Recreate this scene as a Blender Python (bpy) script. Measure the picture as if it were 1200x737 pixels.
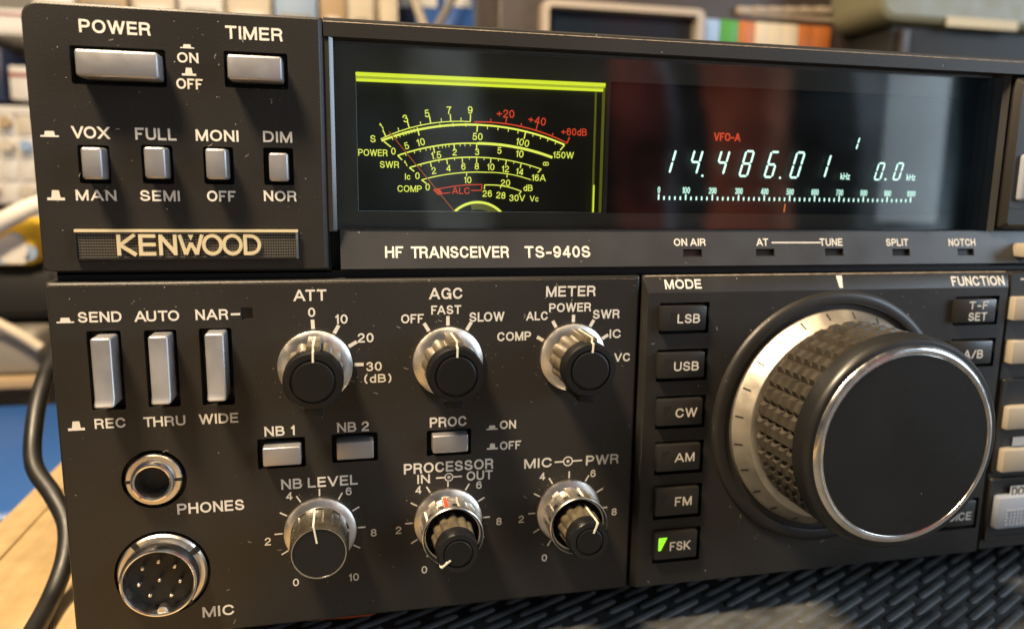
import bpy, bmesh, math, random
from mathutils import Vector, Matrix
from mathutils.geometry import tessellate_polygon
random.seed(7)
PI = math.pi
for o in list(bpy.data.objects): bpy.data.objects.remove(o)
SC = bpy.context.scene
COL = SC.collection
MM = 0.001                      # everything below is written in millimetres

# ------------------------------------------------------------------ camera
# the camera was solved from the photograph: it looks at the front panel (the plane y = 0)
FPX, CX, CY, DIST, ZC = 880.903, 600.0, 368.5, 180.0, 121.5
R = ((0.9766636, -0.0135987, -0.2143437), (-0.0224162, 0.9860888, -0.1647010), (0.2136016, 0.1656623, 0.9627722))
cam_d = bpy.data.cameras.new('camera'); cam = bpy.data.objects.new('camera', cam_d); COL.objects.link(cam)
SC.camera = cam
def wvec(r): return Vector((r[0], r[2], -r[1]))
right, down, fwd = wvec(R[0]), wvec(R[1]), wvec(R[2])
M = Matrix((right, -down, -fwd)).transposed().to_4x4()
M.translation = Vector((0, -DIST, ZC)) * MM
cam.matrix_world = M
cam_d.sensor_fit = 'HORIZONTAL'; cam_d.sensor_width = 36; cam_d.lens = 36 * FPX / 1200
cam_d.clip_start = 0.005; cam_d.clip_end = 20
cam_d.dof.use_dof = True; cam_d.dof.focus_distance = 0.178; cam_d.dof.aperture_fstop = 11.0

def P(px, py, y=0.0):
    """photo pixel -> (x, z) in mm on the vertical plane at depth y"""
    d = ((px - CX) / FPX, (py - CY) / FPX, 1.0)
    q = [sum(R[i][k] * d[i] for i in range(3)) for k in range(3)]
    s = (DIST + y) / q[2]
    return q[0] * s, ZC - q[1] * s

# ------------------------------------------------------------------ light
W = bpy.data.worlds.new('World'); SC.world = W; W.use_nodes = True
bg = W.node_tree.nodes['Background']; bg.inputs[1].default_value = 1.0
def room_light():
    """the unseen room in front of the radio: dark furniture, hanging red-brown fabric, grey daylight"""
    N = W.node_tree.nodes; L = W.node_tree.links
    def math_(op, a, b=None):
        n = N.new('ShaderNodeMath'); n.operation = op
        for i, q in enumerate((a, b)):
            if q is None: continue
            if isinstance(q, (int, float)): n.inputs[i].default_value = q
            else: L.new(q, n.inputs[i])
        return n.outputs[0]
    tc = N.new('ShaderNodeTexCoord'); d = tc.outputs['Generated']
    sp = N.new('ShaderNodeSeparateXYZ'); L.new(d, sp.inputs[0])
    ny = math_('MAXIMUM', math_('MULTIPLY', sp.outputs[1], -1.0), .05)
    u = math_('DIVIDE', sp.outputs[0], ny); v = math_('DIVIDE', sp.outputs[2], ny)
    n = N.new('ShaderNodeTexNoise'); n.inputs['Scale'].default_value = 9; n.inputs['Detail'].default_value = 3; L.new(d, n.inputs['Vector'])
    uu = math_('ADD', u, math_('MULTIPLY', math_('SUBTRACT', n.outputs[0], .5), .07))
    uu = math_('ADD', uu, math_('MULTIPLY', v, .16))
    cr = N.new('ShaderNodeValToRGB'); e = cr.color_ramp.elements
    mr = N.new('ShaderNodeMapRange'); mr.inputs[1].default_value = -1.0; mr.inputs[2].default_value = 1.4; L.new(uu, mr.inputs[0]); L.new(mr.outputs[0], cr.inputs[0])
    P_ = lambda q: (q + 1) / 2.4
    e[0].position = 0; e[0].color = (.10, .09, .085, 1); e[1].position = 1; e[1].color = (.30, .38, .46, 1)
    for q, c in ((-.5, (.20, .17, .15)), (-.25, (.10, .10, .10)), (.02, (.09, .12, .13)), (.095, (.10, .13, .14)), (.105, (.44, .48, .48)), (.175, (.40, .45, .46)), (.20, (.06, .06, .06)), (.36, (.045, .04, .04)), (.385, (.40, .09, .07)),
                 (.44, (.30, .08, .08)), (.452, (.34, .34, .44)), (.468, (.06, .06, .07)), (.50, (.04, .04, .045)), (.52, (.55, .14, .08)), (.60, (.36, .09, .06)), (.63, (.66, .29, .20)), (.65, (.04, .05, .06)), (.74, (.05, .07, .09)), (.755, (.24, .30, .36)), (.90, (.18, .23, .28)), (.92, (.05, .08, .10)), (1.05, (.07, .11, .14))):
        k = e.new(P_(q)); k.color = (*c, 1)
    n2 = N.new('ShaderNodeTexNoise'); n2.inputs['Scale'].default_value = 8; n2.inputs['Detail'].default_value = 3; L.new(d, n2.inputs['Vector'])
    amp = math_('MULTIPLY', math_('ADD', n2.outputs[0], -.24), 3.2)
    inw = math_('MULTIPLY', math_('MULTIPLY', math_('GREATER_THAN', u, -.05), math_('LESS_THAN', u, 1.1)), math_('MULTIPLY', math_('GREATER_THAN', v, -.16), math_('LESS_THAN', v, .32)))
    amp = math_('MULTIPLY', amp, math_('ADD', math_('MULTIPLY', inw, .55), 1.0))
    front = N.new('ShaderNodeMapRange'); front.inputs[1].default_value = .25; front.inputs[2].default_value = .55; L.new(ny, front.inputs[0])
    mx = N.new('ShaderNodeMix'); mx.data_type = 'RGBA'; mx.inputs[6].default_value = (.105, .093, .082, 1)
    L.new(front.outputs[0], mx.inputs[0]); L.new(cr.outputs[0], mx.inputs[7]); L.new(mx.outputs[2], bg.inputs[0]); L.new(amp, bg.inputs[1])
room_light()
SC.view_settings.view_transform = 'Standard'; SC.view_settings.look = 'None'
SC.view_settings.exposure = 0.0; SC.view_settings.gamma = 1.0

def lamp(name, loc, target, size, energy, color, size_y=None):
    d = bpy.data.lights.new(name, 'AREA'); d.energy = energy; d.color = color; d.size = size * MM
    if size_y: d.shape = 'RECTANGLE'; d.size_y = size_y * MM
    else: d.shape = 'DISK'
    o = bpy.data.objects.new(name, d); COL.objects.link(o)
    o.location = Vector(loc) * MM
    o.rotation_euler = (Vector(target) - Vector(loc)).to_track_quat('-Z', 'Y').to_euler()
    return o
lamp('desk_lamp_light', (-190, -132, 565), (0, 0, 90), 105, 9.0, (1.0, 0.77, 0.50))
lamp('window_light', (1075, -1100, 215), (150, 0, 125), 105, 0.095, (0.78, 0.88, 1.0), 300)
lamp('side_window_light', (1500, -620, 560), (60, 0, 90), 700, 20.0, (0.68, 0.84, 1.0), 900)
lamp('shelf_fill_light', (-150, 180, 900), (-80, 620, 150), 300, 5.2, (1.0, 0.80, 0.55))  # unseen warm fill, added to brighten the background

# ------------------------------------------------------------------ materials
def mat(name, col, rough=0.5, metal=0.0, emit=None, es=1.0, bump=0.0, bscale=900.0, vary=0.0, vscale=60.0,
        dust=0.0, dscale=260.0, spec=0.5, coat=0.0, stretch=None):
    m = bpy.data.materials.new(name); m.use_nodes = True
    nt = m.node_tree; N = nt.nodes; L = nt.links; b = N['Principled BSDF']
    b.inputs['Base Color'].default_value = (*col, 1); b.inputs['Roughness'].default_value = rough
    b.inputs['Metallic'].default_value = metal; b.inputs['Specular IOR Level'].default_value = spec
    b.inputs['Coat Weight'].default_value = coat
    if emit:
        b.inputs['Emission Color'].default_value = (*emit, 1); b.inputs['Emission Strength'].default_value = es
    tc = N.new('ShaderNodeTexCoord'); src = tc.outputs['Object']
    if stretch:
        mp = N.new('ShaderNodeMapping'); mp.inputs['Scale'].default_value = stretch; L.new(src, mp.inputs[0]); src = mp.outputs[0]
    cur = None
    if vary:
        n = N.new('ShaderNodeTexNoise'); n.inputs['Scale'].default_value = vscale; n.inputs['Detail'].default_value = 6
        L.new(src, n.inputs['Vector'])
        r = N.new('ShaderNodeMapRange'); r.inputs[1].default_value = .3; r.inputs[2].default_value = .7
        r.inputs[3].default_value = 1 - vary; r.inputs[4].default_value = 1 + vary; L.new(n.outputs[0], r.inputs[0])
        x = N.new('ShaderNodeMix'); x.data_type = 'RGBA'; x.blend_type = 'MULTIPLY'; x.inputs[0].default_value = 1
        x.inputs[6].default_value = (*col, 1); L.new(r.outputs[0], x.inputs[7]); cur = x.outputs[2]
        r2 = N.new('ShaderNodeMapRange'); r2.inputs[1].default_value = .3; r2.inputs[2].default_value = .7
        r2.inputs[3].default_value = max(.02, rough - .08); r2.inputs[4].default_value = min(1, rough + .08)
        L.new(n.outputs[0], r2.inputs[0]); L.new(r2.outputs[0], b.inputs['Roughness'])
    if dust:
        v = N.new('ShaderNodeTexVoronoi'); v.inputs['Scale'].default_value = dscale; L.new(src, v.inputs['Vector'])
        n2 = N.new('ShaderNodeTexNoise'); n2.inputs['Scale'].default_value = 38; n2.inputs['Detail'].default_value = 3; L.new(src, n2.inputs['Vector'])
        sp = N.new('ShaderNodeSeparateColor'); L.new(v.outputs['Color'], sp.inputs[0])
        a = N.new('ShaderNodeMath'); a.operation = 'LESS_THAN'; L.new(v.outputs['Distance'], a.inputs[0])
        rr = N.new('ShaderNodeMath'); rr.operation = 'MULTIPLY'; rr.inputs[1].default_value = 0.075; L.new(sp.outputs[1], rr.inputs[0]); L.new(rr.outputs[0], a.inputs[1])
        c = N.new('ShaderNodeMath'); c.operation = 'LESS_THAN'; c.inputs[1].default_value = dust; L.new(sp.outputs[0], c.inputs[0])
        g = N.new('ShaderNodeMath'); g.operation = 'GREATER_THAN'; g.inputs[1].default_value = 0.5; L.new(n2.outputs[0], g.inputs[0])
        mu = N.new('ShaderNodeMath'); mu.operation = 'MULTIPLY'; L.new(a.outputs[0], mu.inputs[0]); L.new(c.outputs[0], mu.inputs[1])
        mu2 = N.new('ShaderNodeMath'); mu2.operation = 'MULTIPLY'; L.new(mu.outputs[0], mu2.inputs[0]); L.new(g.outputs[0], mu2.inputs[1])
        x = N.new('ShaderNodeMix'); x.data_type = 'RGBA'
        if cur: L.new(cur, x.inputs[6])
        else: x.inputs[6].default_value = (*col, 1)
        x.inputs[7].default_value = (0.5, 0.46, 0.4, 1); L.new(mu2.outputs[0], x.inputs[0]); cur = x.outputs[2]
    if cur: L.new(cur, b.inputs['Base Color'])
    if bump:
        n3 = N.new('ShaderNodeTexNoise'); n3.inputs['Scale'].default_value = bscale; n3.inputs['Detail'].default_value = 3; L.new(src, n3.inputs['Vector'])
        bp = N.new('ShaderNodeBump'); bp.inputs['Strength'].default_value = bump; bp.inputs['Distance'].default_value = 0.0004
        L.new(n3.outputs[0], bp.inputs['Height']); L.new(bp.outputs[0], b.inputs['Normal'])
    return m

def glass_mat():
    m = bpy.data.materials.new('thin_glass'); m.use_nodes = True
    nt = m.node_tree; N = nt.nodes; L = nt.links; N.remove(N['Principled BSDF'])
    t = N.new('ShaderNodeBsdfTransparent'); t.inputs[0].default_value = (.93, .96, .95, 1)
    g = N.new('ShaderNodeBsdfGlossy'); g.inputs['Roughness'].default_value = 0.025
    f = N.new('ShaderNodeFresnel'); f.inputs[0].default_value = 1.48
    mx = N.new('ShaderNodeMixShader'); L.new(f.outputs[0], mx.inputs[0]); L.new(t.outputs[0], mx.inputs[1]); L.new(g.outputs[0], mx.inputs[2])
    L.new(mx.outputs[0], N['Material Output'].inputs[0])
    return m

def wood_mat():
    m = bpy.data.materials.new('pale_wood'); m.use_nodes = True
    nt = m.node_tree; N = nt.nodes; L = nt.links; b = N['Principled BSDF']
    tc = N.new('ShaderNodeTexCoord'); mp = N.new('ShaderNodeMapping'); mp.inputs['Scale'].default_value = (22, 2.2, 22); L.new(tc.outputs['Object'], mp.inputs[0])
    n = N.new('ShaderNodeTexNoise'); n.inputs['Scale'].default_value = 3.2; n.inputs['Detail'].default_value = 9; n.inputs['Distortion'].default_value = .6; L.new(mp.outputs[0], n.inputs['Vector'])
    cr = N.new('ShaderNodeValToRGB'); cr.color_ramp.elements[0].position = .3; cr.color_ramp.elements[0].color = (.44, .30, .13, 1)
    cr.color_ramp.elements[1].position = .75; cr.color_ramp.elements[1].color = (.64, .48, .26, 1); L.new(n.outputs[0], cr.inputs[0])
    n2 = N.new('ShaderNodeTexNoise'); n2.inputs['Scale'].default_value = 120; n2.inputs['Detail'].default_value = 4; L.new(tc.outputs['Object'], n2.inputs['Vector'])
    mx = N.new('ShaderNodeMix'); mx.data_type = 'RGBA'; mx.blend_type = 'MULTIPLY'; mx.inputs[0].default_value = .45
    L.new(cr.outputs[0], mx.inputs[6]); L.new(n2.outputs[0], mx.inputs[7]); L.new(mx.outputs[2], b.inputs['Base Color'])
    b.inputs['Roughness'].default_value = .5
    bp = N.new('ShaderNodeBump'); bp.inputs['Strength'].default_value = .25; bp.inputs['Distance'].default_value = .001; L.new(n.outputs[0], bp.inputs['Height']); L.new(bp.outputs[0], b.inputs['Normal'])
    return m

m_panel = mat('panel_paint', (.021, .0188, .0165), .46, spec=.40, bump=.14, bscale=2600, vary=.22, vscale=14, dust=.40, dscale=420)
m_strip = mat('strip_paint', (.040, .040, .041), .34, spec=.5, bump=.08, bscale=2600, vary=.08, dust=.30, dscale=420)
m_tuning = mat('tuning_panel_paint', (.020, .0185, .017), .42, spec=.42, bump=.10, bscale=2600, vary=.08, dust=.30, dscale=420)
m_black = mat('black_plastic', (.012, .012, .012), .45, vary=.1)
m_well = mat('well_black', (.006, .006, .006), .6)
m_gloss = mat('gloss_black', (.010, .010, .011), .22, dust=.03, dscale=300)
m_collar = mat('knob_collar', (.011, .0108, .0105), .40, vary=.2, vscale=50, dust=.15, dscale=400)
m_face = mat('knob_face', (.011, .0118, .0126), .28, spec=.42, vary=.3, vscale=24, dust=.12, dscale=300, bump=.04, bscale=900)
m_btnblk = mat('key_black', (.020, .019, .018), .32, bump=.1, bscale=2500, dust=.03, dscale=420)
m_knob = mat('knob_black', (.095, .078, .050), .36, vary=.45, vscale=420, dust=.5, dscale=900)
m_level = mat('level_knob_black', (.040, .034, .024), .26, vary=.3, vscale=300, dust=.3, dscale=800)
m_cap = mat('knob_cap', (.006, .006, .006), .45, spec=.35, vary=.1)
m_chrome = mat('bright_metal', (.75, .72, .68), .22, metal=1, vary=.06, vscale=300, bump=.03)
m_flute = mat('fluted_metal', (.70, .67, .61), .30, metal=.92, vary=.15, vscale=300, dust=.2, dscale=700)
m_skirt = mat('satin_metal', (.62, .59, .55), .33, metal=.97, vary=.10, vscale=260, bump=.05, bscale=1800, dust=.08, dscale=500)
m_button = mat('satin_button', (.40, .395, .41), .42, metal=.7, vary=.05, vscale=150, bump=.03)
def spun(m, k=.65):
    nt = m.node_tree; b = nt.nodes['Principled BSDF']; t = nt.nodes.new('ShaderNodeTangent'); t.direction_type = 'RADIAL'; t.axis = 'Y'
    nt.links.new(t.outputs[0], b.inputs['Tangent']); b.inputs['Anisotropic'].default_value = k
spun(m_skirt)
m_dial = mat('dial_metal', (.54, .49, .41), .40, metal=.9, vary=.14, vscale=140, bump=.06)
spun(m_dial, .5)
m_rubber = mat('grip_rubber', (.046, .039, .029), .42, vary=.2, vscale=250, dust=.06, dscale=500)
m_print = mat('white_print', (.74, .70, .62), .6)
m_line = mat('pointer_paint', (.85, .80, .62), .5)
m_red = mat('red_paint', (.6, .05, .02), .5)
m_gold = mat('badge_letters', (.84, .72, .46), .35, metal=.25)
m_lampoff = mat('dark_lens', (.035, .030, .026), .2)
m_beige = mat('beige_key', (.42, .37, .29), .45, vary=.06)
m_bluekey = mat('blue_grey_key', (.32, .36, .44), .42, vary=.05)
m_glass = glass_mat()
m_mask = mat('display_mask', (.15, .155, .15), .6)
m_plate = mat('meter_plate', (.030, .032, .020), .6)
YEL = (.86, .90, .12)
m_yel = mat('lit_scale', (.1, .1, .02), .5, emit=YEL, es=1.12)
m_bar = mat('lit_edge', (.2, .25, .02), .3, emit=(.82, .92, .04), es=1.0)
m_bar2 = mat('dim_edge', (.1, .1, .02), .3, emit=(.62, .62, .06), es=.16)
m_bar3 = mat('soft_edge', (.1, .1, .02), .3, emit=(.70, .78, .05), es=.62)
m_redlit = mat('lit_red', (.1, .01, .01), .5, emit=(1.0, .09, .03), es=.75)
m_needle = mat('needle_glow', (.45, .12, .05), .5, emit=(.75, .18, .05), es=.35)  # faint glow put into the needle colour so it stands out
m_vfd = mat('lit_segments', (.1, .1, .1), .5, emit=(.66, 1.0, .86), es=1.7)
m_vfddim = mat('lit_scale_marks', (.1, .1, .1), .5, emit=(.62, 1.0, .84), es=1.2)
m_vforange = mat('lit_orange', (.1, .1, .1), .5, emit=(1.0, .25, .04), es=1.0)
m_green = mat('lit_green', (.05, .1, .01), .3, emit=(.35, 1.0, .03), es=1.1)
m_wood = wood_mat()
m_mat = mat('mat_rubber', (.078, .080, .080), .56, vary=.4, vscale=90, dust=.2, dscale=300)
m_cable = mat('cable_jacket', (.010, .0095, .009), .45, vary=.2, vscale=120)
m_wall = mat('wall_paint', (.20, .17, .13), .8, vary=.1, vscale=6)

# ------------------------------------------------------------------ mesh helpers
def obj(name, me, parent=None):
    o = bpy.data.objects.new(name, me); COL.objects.link(o)
    if parent: o.parent = parent
    return o
def tag(o, label, cat, group=None, kind=None):
    o['label'] = label; o['category'] = cat
    if group: o['group'] = group
    if kind: o['kind'] = kind
    return o
def thing(name, label, cat, loc=(0, 0, 0), group=None):
    o = bpy.data.objects.new(name, None); COL.objects.link(o); o.location = Vector(loc) * MM; o.empty_display_size = .02
    return tag(o, label, cat, group)

# panel lettering: a grotesque alphabet drawn as strokes of even width (cap height 1, centre lines)
def oval(x0, x1, z0, z1, k=.58):
    cx, cz, rx, rz = (x0 + x1) / 2, (z0 + z1) / 2, (x1 - x0) / 2, (z1 - z0) / 2
    f = lambda *p: ' '.join('%.4f,%.4f' % q for q in p)
    return ('M%s C%s C%s C%s C%s Z' % (f((cx, z1)), f((cx + k * rx, z1), (x1, cz + k * rz), (x1, cz)), f((x1, cz - k * rz), (cx + k * rx, z0), (cx, z0)),
            f((cx - k * rx, z0), (x0, cz - k * rz), (x0, cz)), f((x0, cz + k * rz), (cx - k * rx, z1), (cx, z1))))
GLY = {
 'A': (.84, 'M0,0 L.39,1', 'M.84,0 L.45,1', 'M.13,.30 L.71,.30'),
 'B': (.67, 'M0,0 L0,1', 'M0,1 L.36,1 C.68,1 .68,.53 .36,.53 L0,.53', 'M.3,.53 L.38,.53 C.76,.53 .76,0 .38,0 L0,0'),
 'C': (.77, 'M.75,.69 C.70,.88 .58,1 .41,1 C.15,1 0,.8 0,.5 C0,.2 .15,0 .41,0 C.60,0 .72,.14 .77,.33'),
 'D': (.74, 'M0,0 L0,1', 'M0,1 L.30,1 C.60,1 .74,.80 .74,.5 C.74,.2 .60,0 .30,0 L0,0'),
 'E': (.59, 'M0,0 L0,1', 'M0,1 L.59,1', 'M0,.52 L.54,.52', 'M0,0 L.59,0'),
 'F': (.56, 'M0,0 L0,1', 'M0,1 L.56,1', 'M0,.49 L.48,.49'),
 'G': (.79, 'M.75,.70 C.70,.89 .58,1 .41,1 C.15,1 0,.8 0,.5 C0,.2 .15,0 .39,0 C.60,0 .74,.16 .78,.44', 'M.44,.46 L.79,.46', 'M.79,.53 L.79,0'),
 'H': (.70, 'M0,0 L0,1', 'M.70,0 L.70,1', 'M0,.52 L.70,.52'), 'I': (0.0, 'M0,0 L0,1'),
 'K': (.70, 'M0,0 L0,1', 'M.64,1 L0,.32', 'M.22,.56 L.68,0'), 'L': (.54, 'M0,1 L0,0', 'M0,0 L.54,0'),
 'M': (.86, 'M0,0 L0,1', 'M.86,0 L.86,1', 'M.04,1 L.42,0', 'M.82,1 L.44,0'), 'N': (.70, 'M0,0 L0,1', 'M.70,0 L.70,1', 'M.03,1 L.67,0'),
 'O': (.84, oval(0, .84, 0, 1)), 'P': (.65, 'M0,0 L0,1', 'M0,1 L.38,1 C.75,1 .75,.45 .38,.45 L0,.45'),
 'R': (.69, 'M0,0 L0,1', 'M0,1 L.40,1 C.76,1 .76,.48 .40,.48 L0,.48', 'M.42,.48 C.64,.46 .62,.30 .64,.14 L.67,0'),
 'S': (.67, 'M.62,.71 C.60,.91 .48,1 .33,1 C.14,1 .03,.90 .03,.74 C.03,.57 .17,.54 .34,.50 C.55,.45 .67,.40 .67,.25 C.67,.08 .52,0 .34,0 C.16,0 .02,.09 0,.31'),
 'T': (.68, 'M0,1 L.68,1', 'M.34,1 L.34,0'), 'U': (.70, 'M0,1 L0,.34 C0,.1 .13,0 .35,0 C.57,0 .70,.1 .70,.34 L.70,1'),
 'V': (.78, 'M0,1 L.37,0', 'M.78,1 L.41,0'), 'W': (1.14, 'M0,1 L.27,0', 'M.55,1 L.30,0', 'M.59,1 L.84,0', 'M1.14,1 L.87,0'),
 'X': (.74, 'M0,1 L.74,0', 'M.74,1 L0,0'), 'Y': (.74, 'M0,1 L.37,.42', 'M.74,1 L.37,.42', 'M.37,.46 L.37,0'), 'Z': (.64, 'M0,1 L.64,1', 'M.62,.98 L.02,.02', 'M0,0 L.64,0'),
 '0': (.56, oval(0, .56, 0, 1)), '1': (.26, 'M.26,0 L.26,1', 'M.25,.96 C.21,.84 .14,.78 0,.77'),
 '2': (.56, 'M.02,.68 C.03,.90 .13,1 .29,1 C.46,1 .55,.89 .55,.72 C.55,.50 .30,.40 .14,.24 C.06,.16 .02,.09 .01,0', 'M0,0 L.56,0'),
 '3': (.56, 'M.02,.72 C.04,.90 .14,1 .28,1 C.44,1 .53,.90 .53,.76 C.53,.62 .44,.54 .22,.54', 'M.26,.54 C.46,.54 .56,.44 .56,.28 C.56,.10 .44,0 .28,0 C.12,0 .01,.10 0,.29'),
 '4': (.60, 'M.45,0 L.45,1', 'M.43,.99 L0,.27', 'M0,.25 L.60,.25'),
 '5': (.56, 'M.10,1 L.52,1', 'M.12,1 L.05,.47 C.11,.57 .19,.63 .29,.63 C.46,.63 .56,.51 .56,.33 C.56,.12 .45,0 .27,0 C.12,0 .02,.09 0,.26'),
 '6': (.56, 'M.53,.76 C.50,.92 .42,1 .30,1 C.10,1 0,.80 0,.46 C0,.15 .10,0 .29,0 C.46,0 .56,.14 .56,.31 C.56,.48 .46,.62 .30,.62 C.16,.62 .05,.54 .02,.38'),
 '7': (.54, 'M0,1 L.54,1', 'M.53,.98 C.34,.70 .20,.40 .17,0'), '8': (.56, oval(.04, .52, .53, 1), oval(0, .56, 0, .53)),
 '9': (.56, 'M.03,.24 C.06,.08 .14,0 .26,0 C.46,0 .56,.20 .56,.54 C.56,.85 .46,1 .27,1 C.10,1 0,.86 0,.69 C0,.52 .10,.38 .26,.38 C.40,.38 .51,.46 .54,.62'),
 'd': (.50, 'M.50,0 L.50,1', oval(0, .50, 0, .68)), 'k': (.46, 'M0,0 L0,1', 'M.42,.68 L0,.26', 'M.16,.42 L.46,0'), 'z': (.42, 'M0,.68 L.42,.68', 'M.40,.66 L.02,.02', 'M0,0 L.42,0'),
 'c': (.48, 'M.46,.48 C.44,.61 .36,.68 .25,.68 C.10,.68 0,.56 0,.34 C0,.12 .10,0 .25,0 C.37,0 .45,.08 .48,.22'),
 '-': (.36, 'M0,.40 L.36,.40'), '+': (.62, 'M0,.45 L.62,.45', 'M.31,.12 L.31,.78'), '/': (.40, 'M0,0 L.40,1'), '.': (0.0, 'M0,0 L0,.02'),
 '(': (.22, 'M.22,1.08 C.06,.9 0,.68 0,.45 C0,.22 .06,0 .22,-.18'), ')': (.22, 'M0,1.08 C.16,.9 .22,.68 .22,.45 C.22,.22 .16,0 0,-.18'),
 '∞': (1.1, oval(0, .52, .1, .8), oval(.52, 1.1, .1, .8)),
}
KERN = {'AT', 'TA', 'AV', 'VA', 'AU', 'LT', 'LV', 'FA', 'PA', 'AC', 'TR', 'TH', 'LO', 'TO', 'VO'}
def parse(p):
    """path text -> list of points, closed flag"""
    pts = []; tok = p.replace('M', ' M ').replace('L', ' L ').replace('C', ' C ').replace('Z', ' Z ').split(); i = 0; cl = False
    nx = lambda k: tuple(float(q) for q in tok[k].split(','))
    while i < len(tok):
        c = tok[i]
        if c in 'ML': pts.append(nx(i + 1)); i += 2
        elif c == 'C':
            a, b1, b2, b3 = pts[-1], nx(i + 1), nx(i + 2), nx(i + 3)
            for k in range(1, 9):
                t = k / 8; q = 1 - t
                pts.append(tuple(q ** 3 * a[j] + 3 * q * q * t * b1[j] + 3 * q * t * t * b2[j] + t ** 3 * b3[j] for j in (0, 1)))
            i += 4
        else: cl = True; i += 1
    if cl and pts[0] == pts[-1] or cl: pts.pop()
    return pts, cl
PARSED = {k: (v[0], [parse(p) for p in v[1:]]) for k, v in GLY.items()}
def layout(txt, wt):
    """pen positions of each letter in cap heights; returns list of (char, x) and the full width"""
    x = 0; out = []
    for i, ch in enumerate(txt):
        if ch == ' ': x += .34; continue
        out.append((ch, x)); x += PARSED[ch][0] + .17 + wt
        if txt[i:i + 2] in KERN: x -= .13
    return out, x - .17
def glyphs(txt, off):
    wt = .125 + 3 * off
    return None, None, layout(txt, wt)[1]

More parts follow.
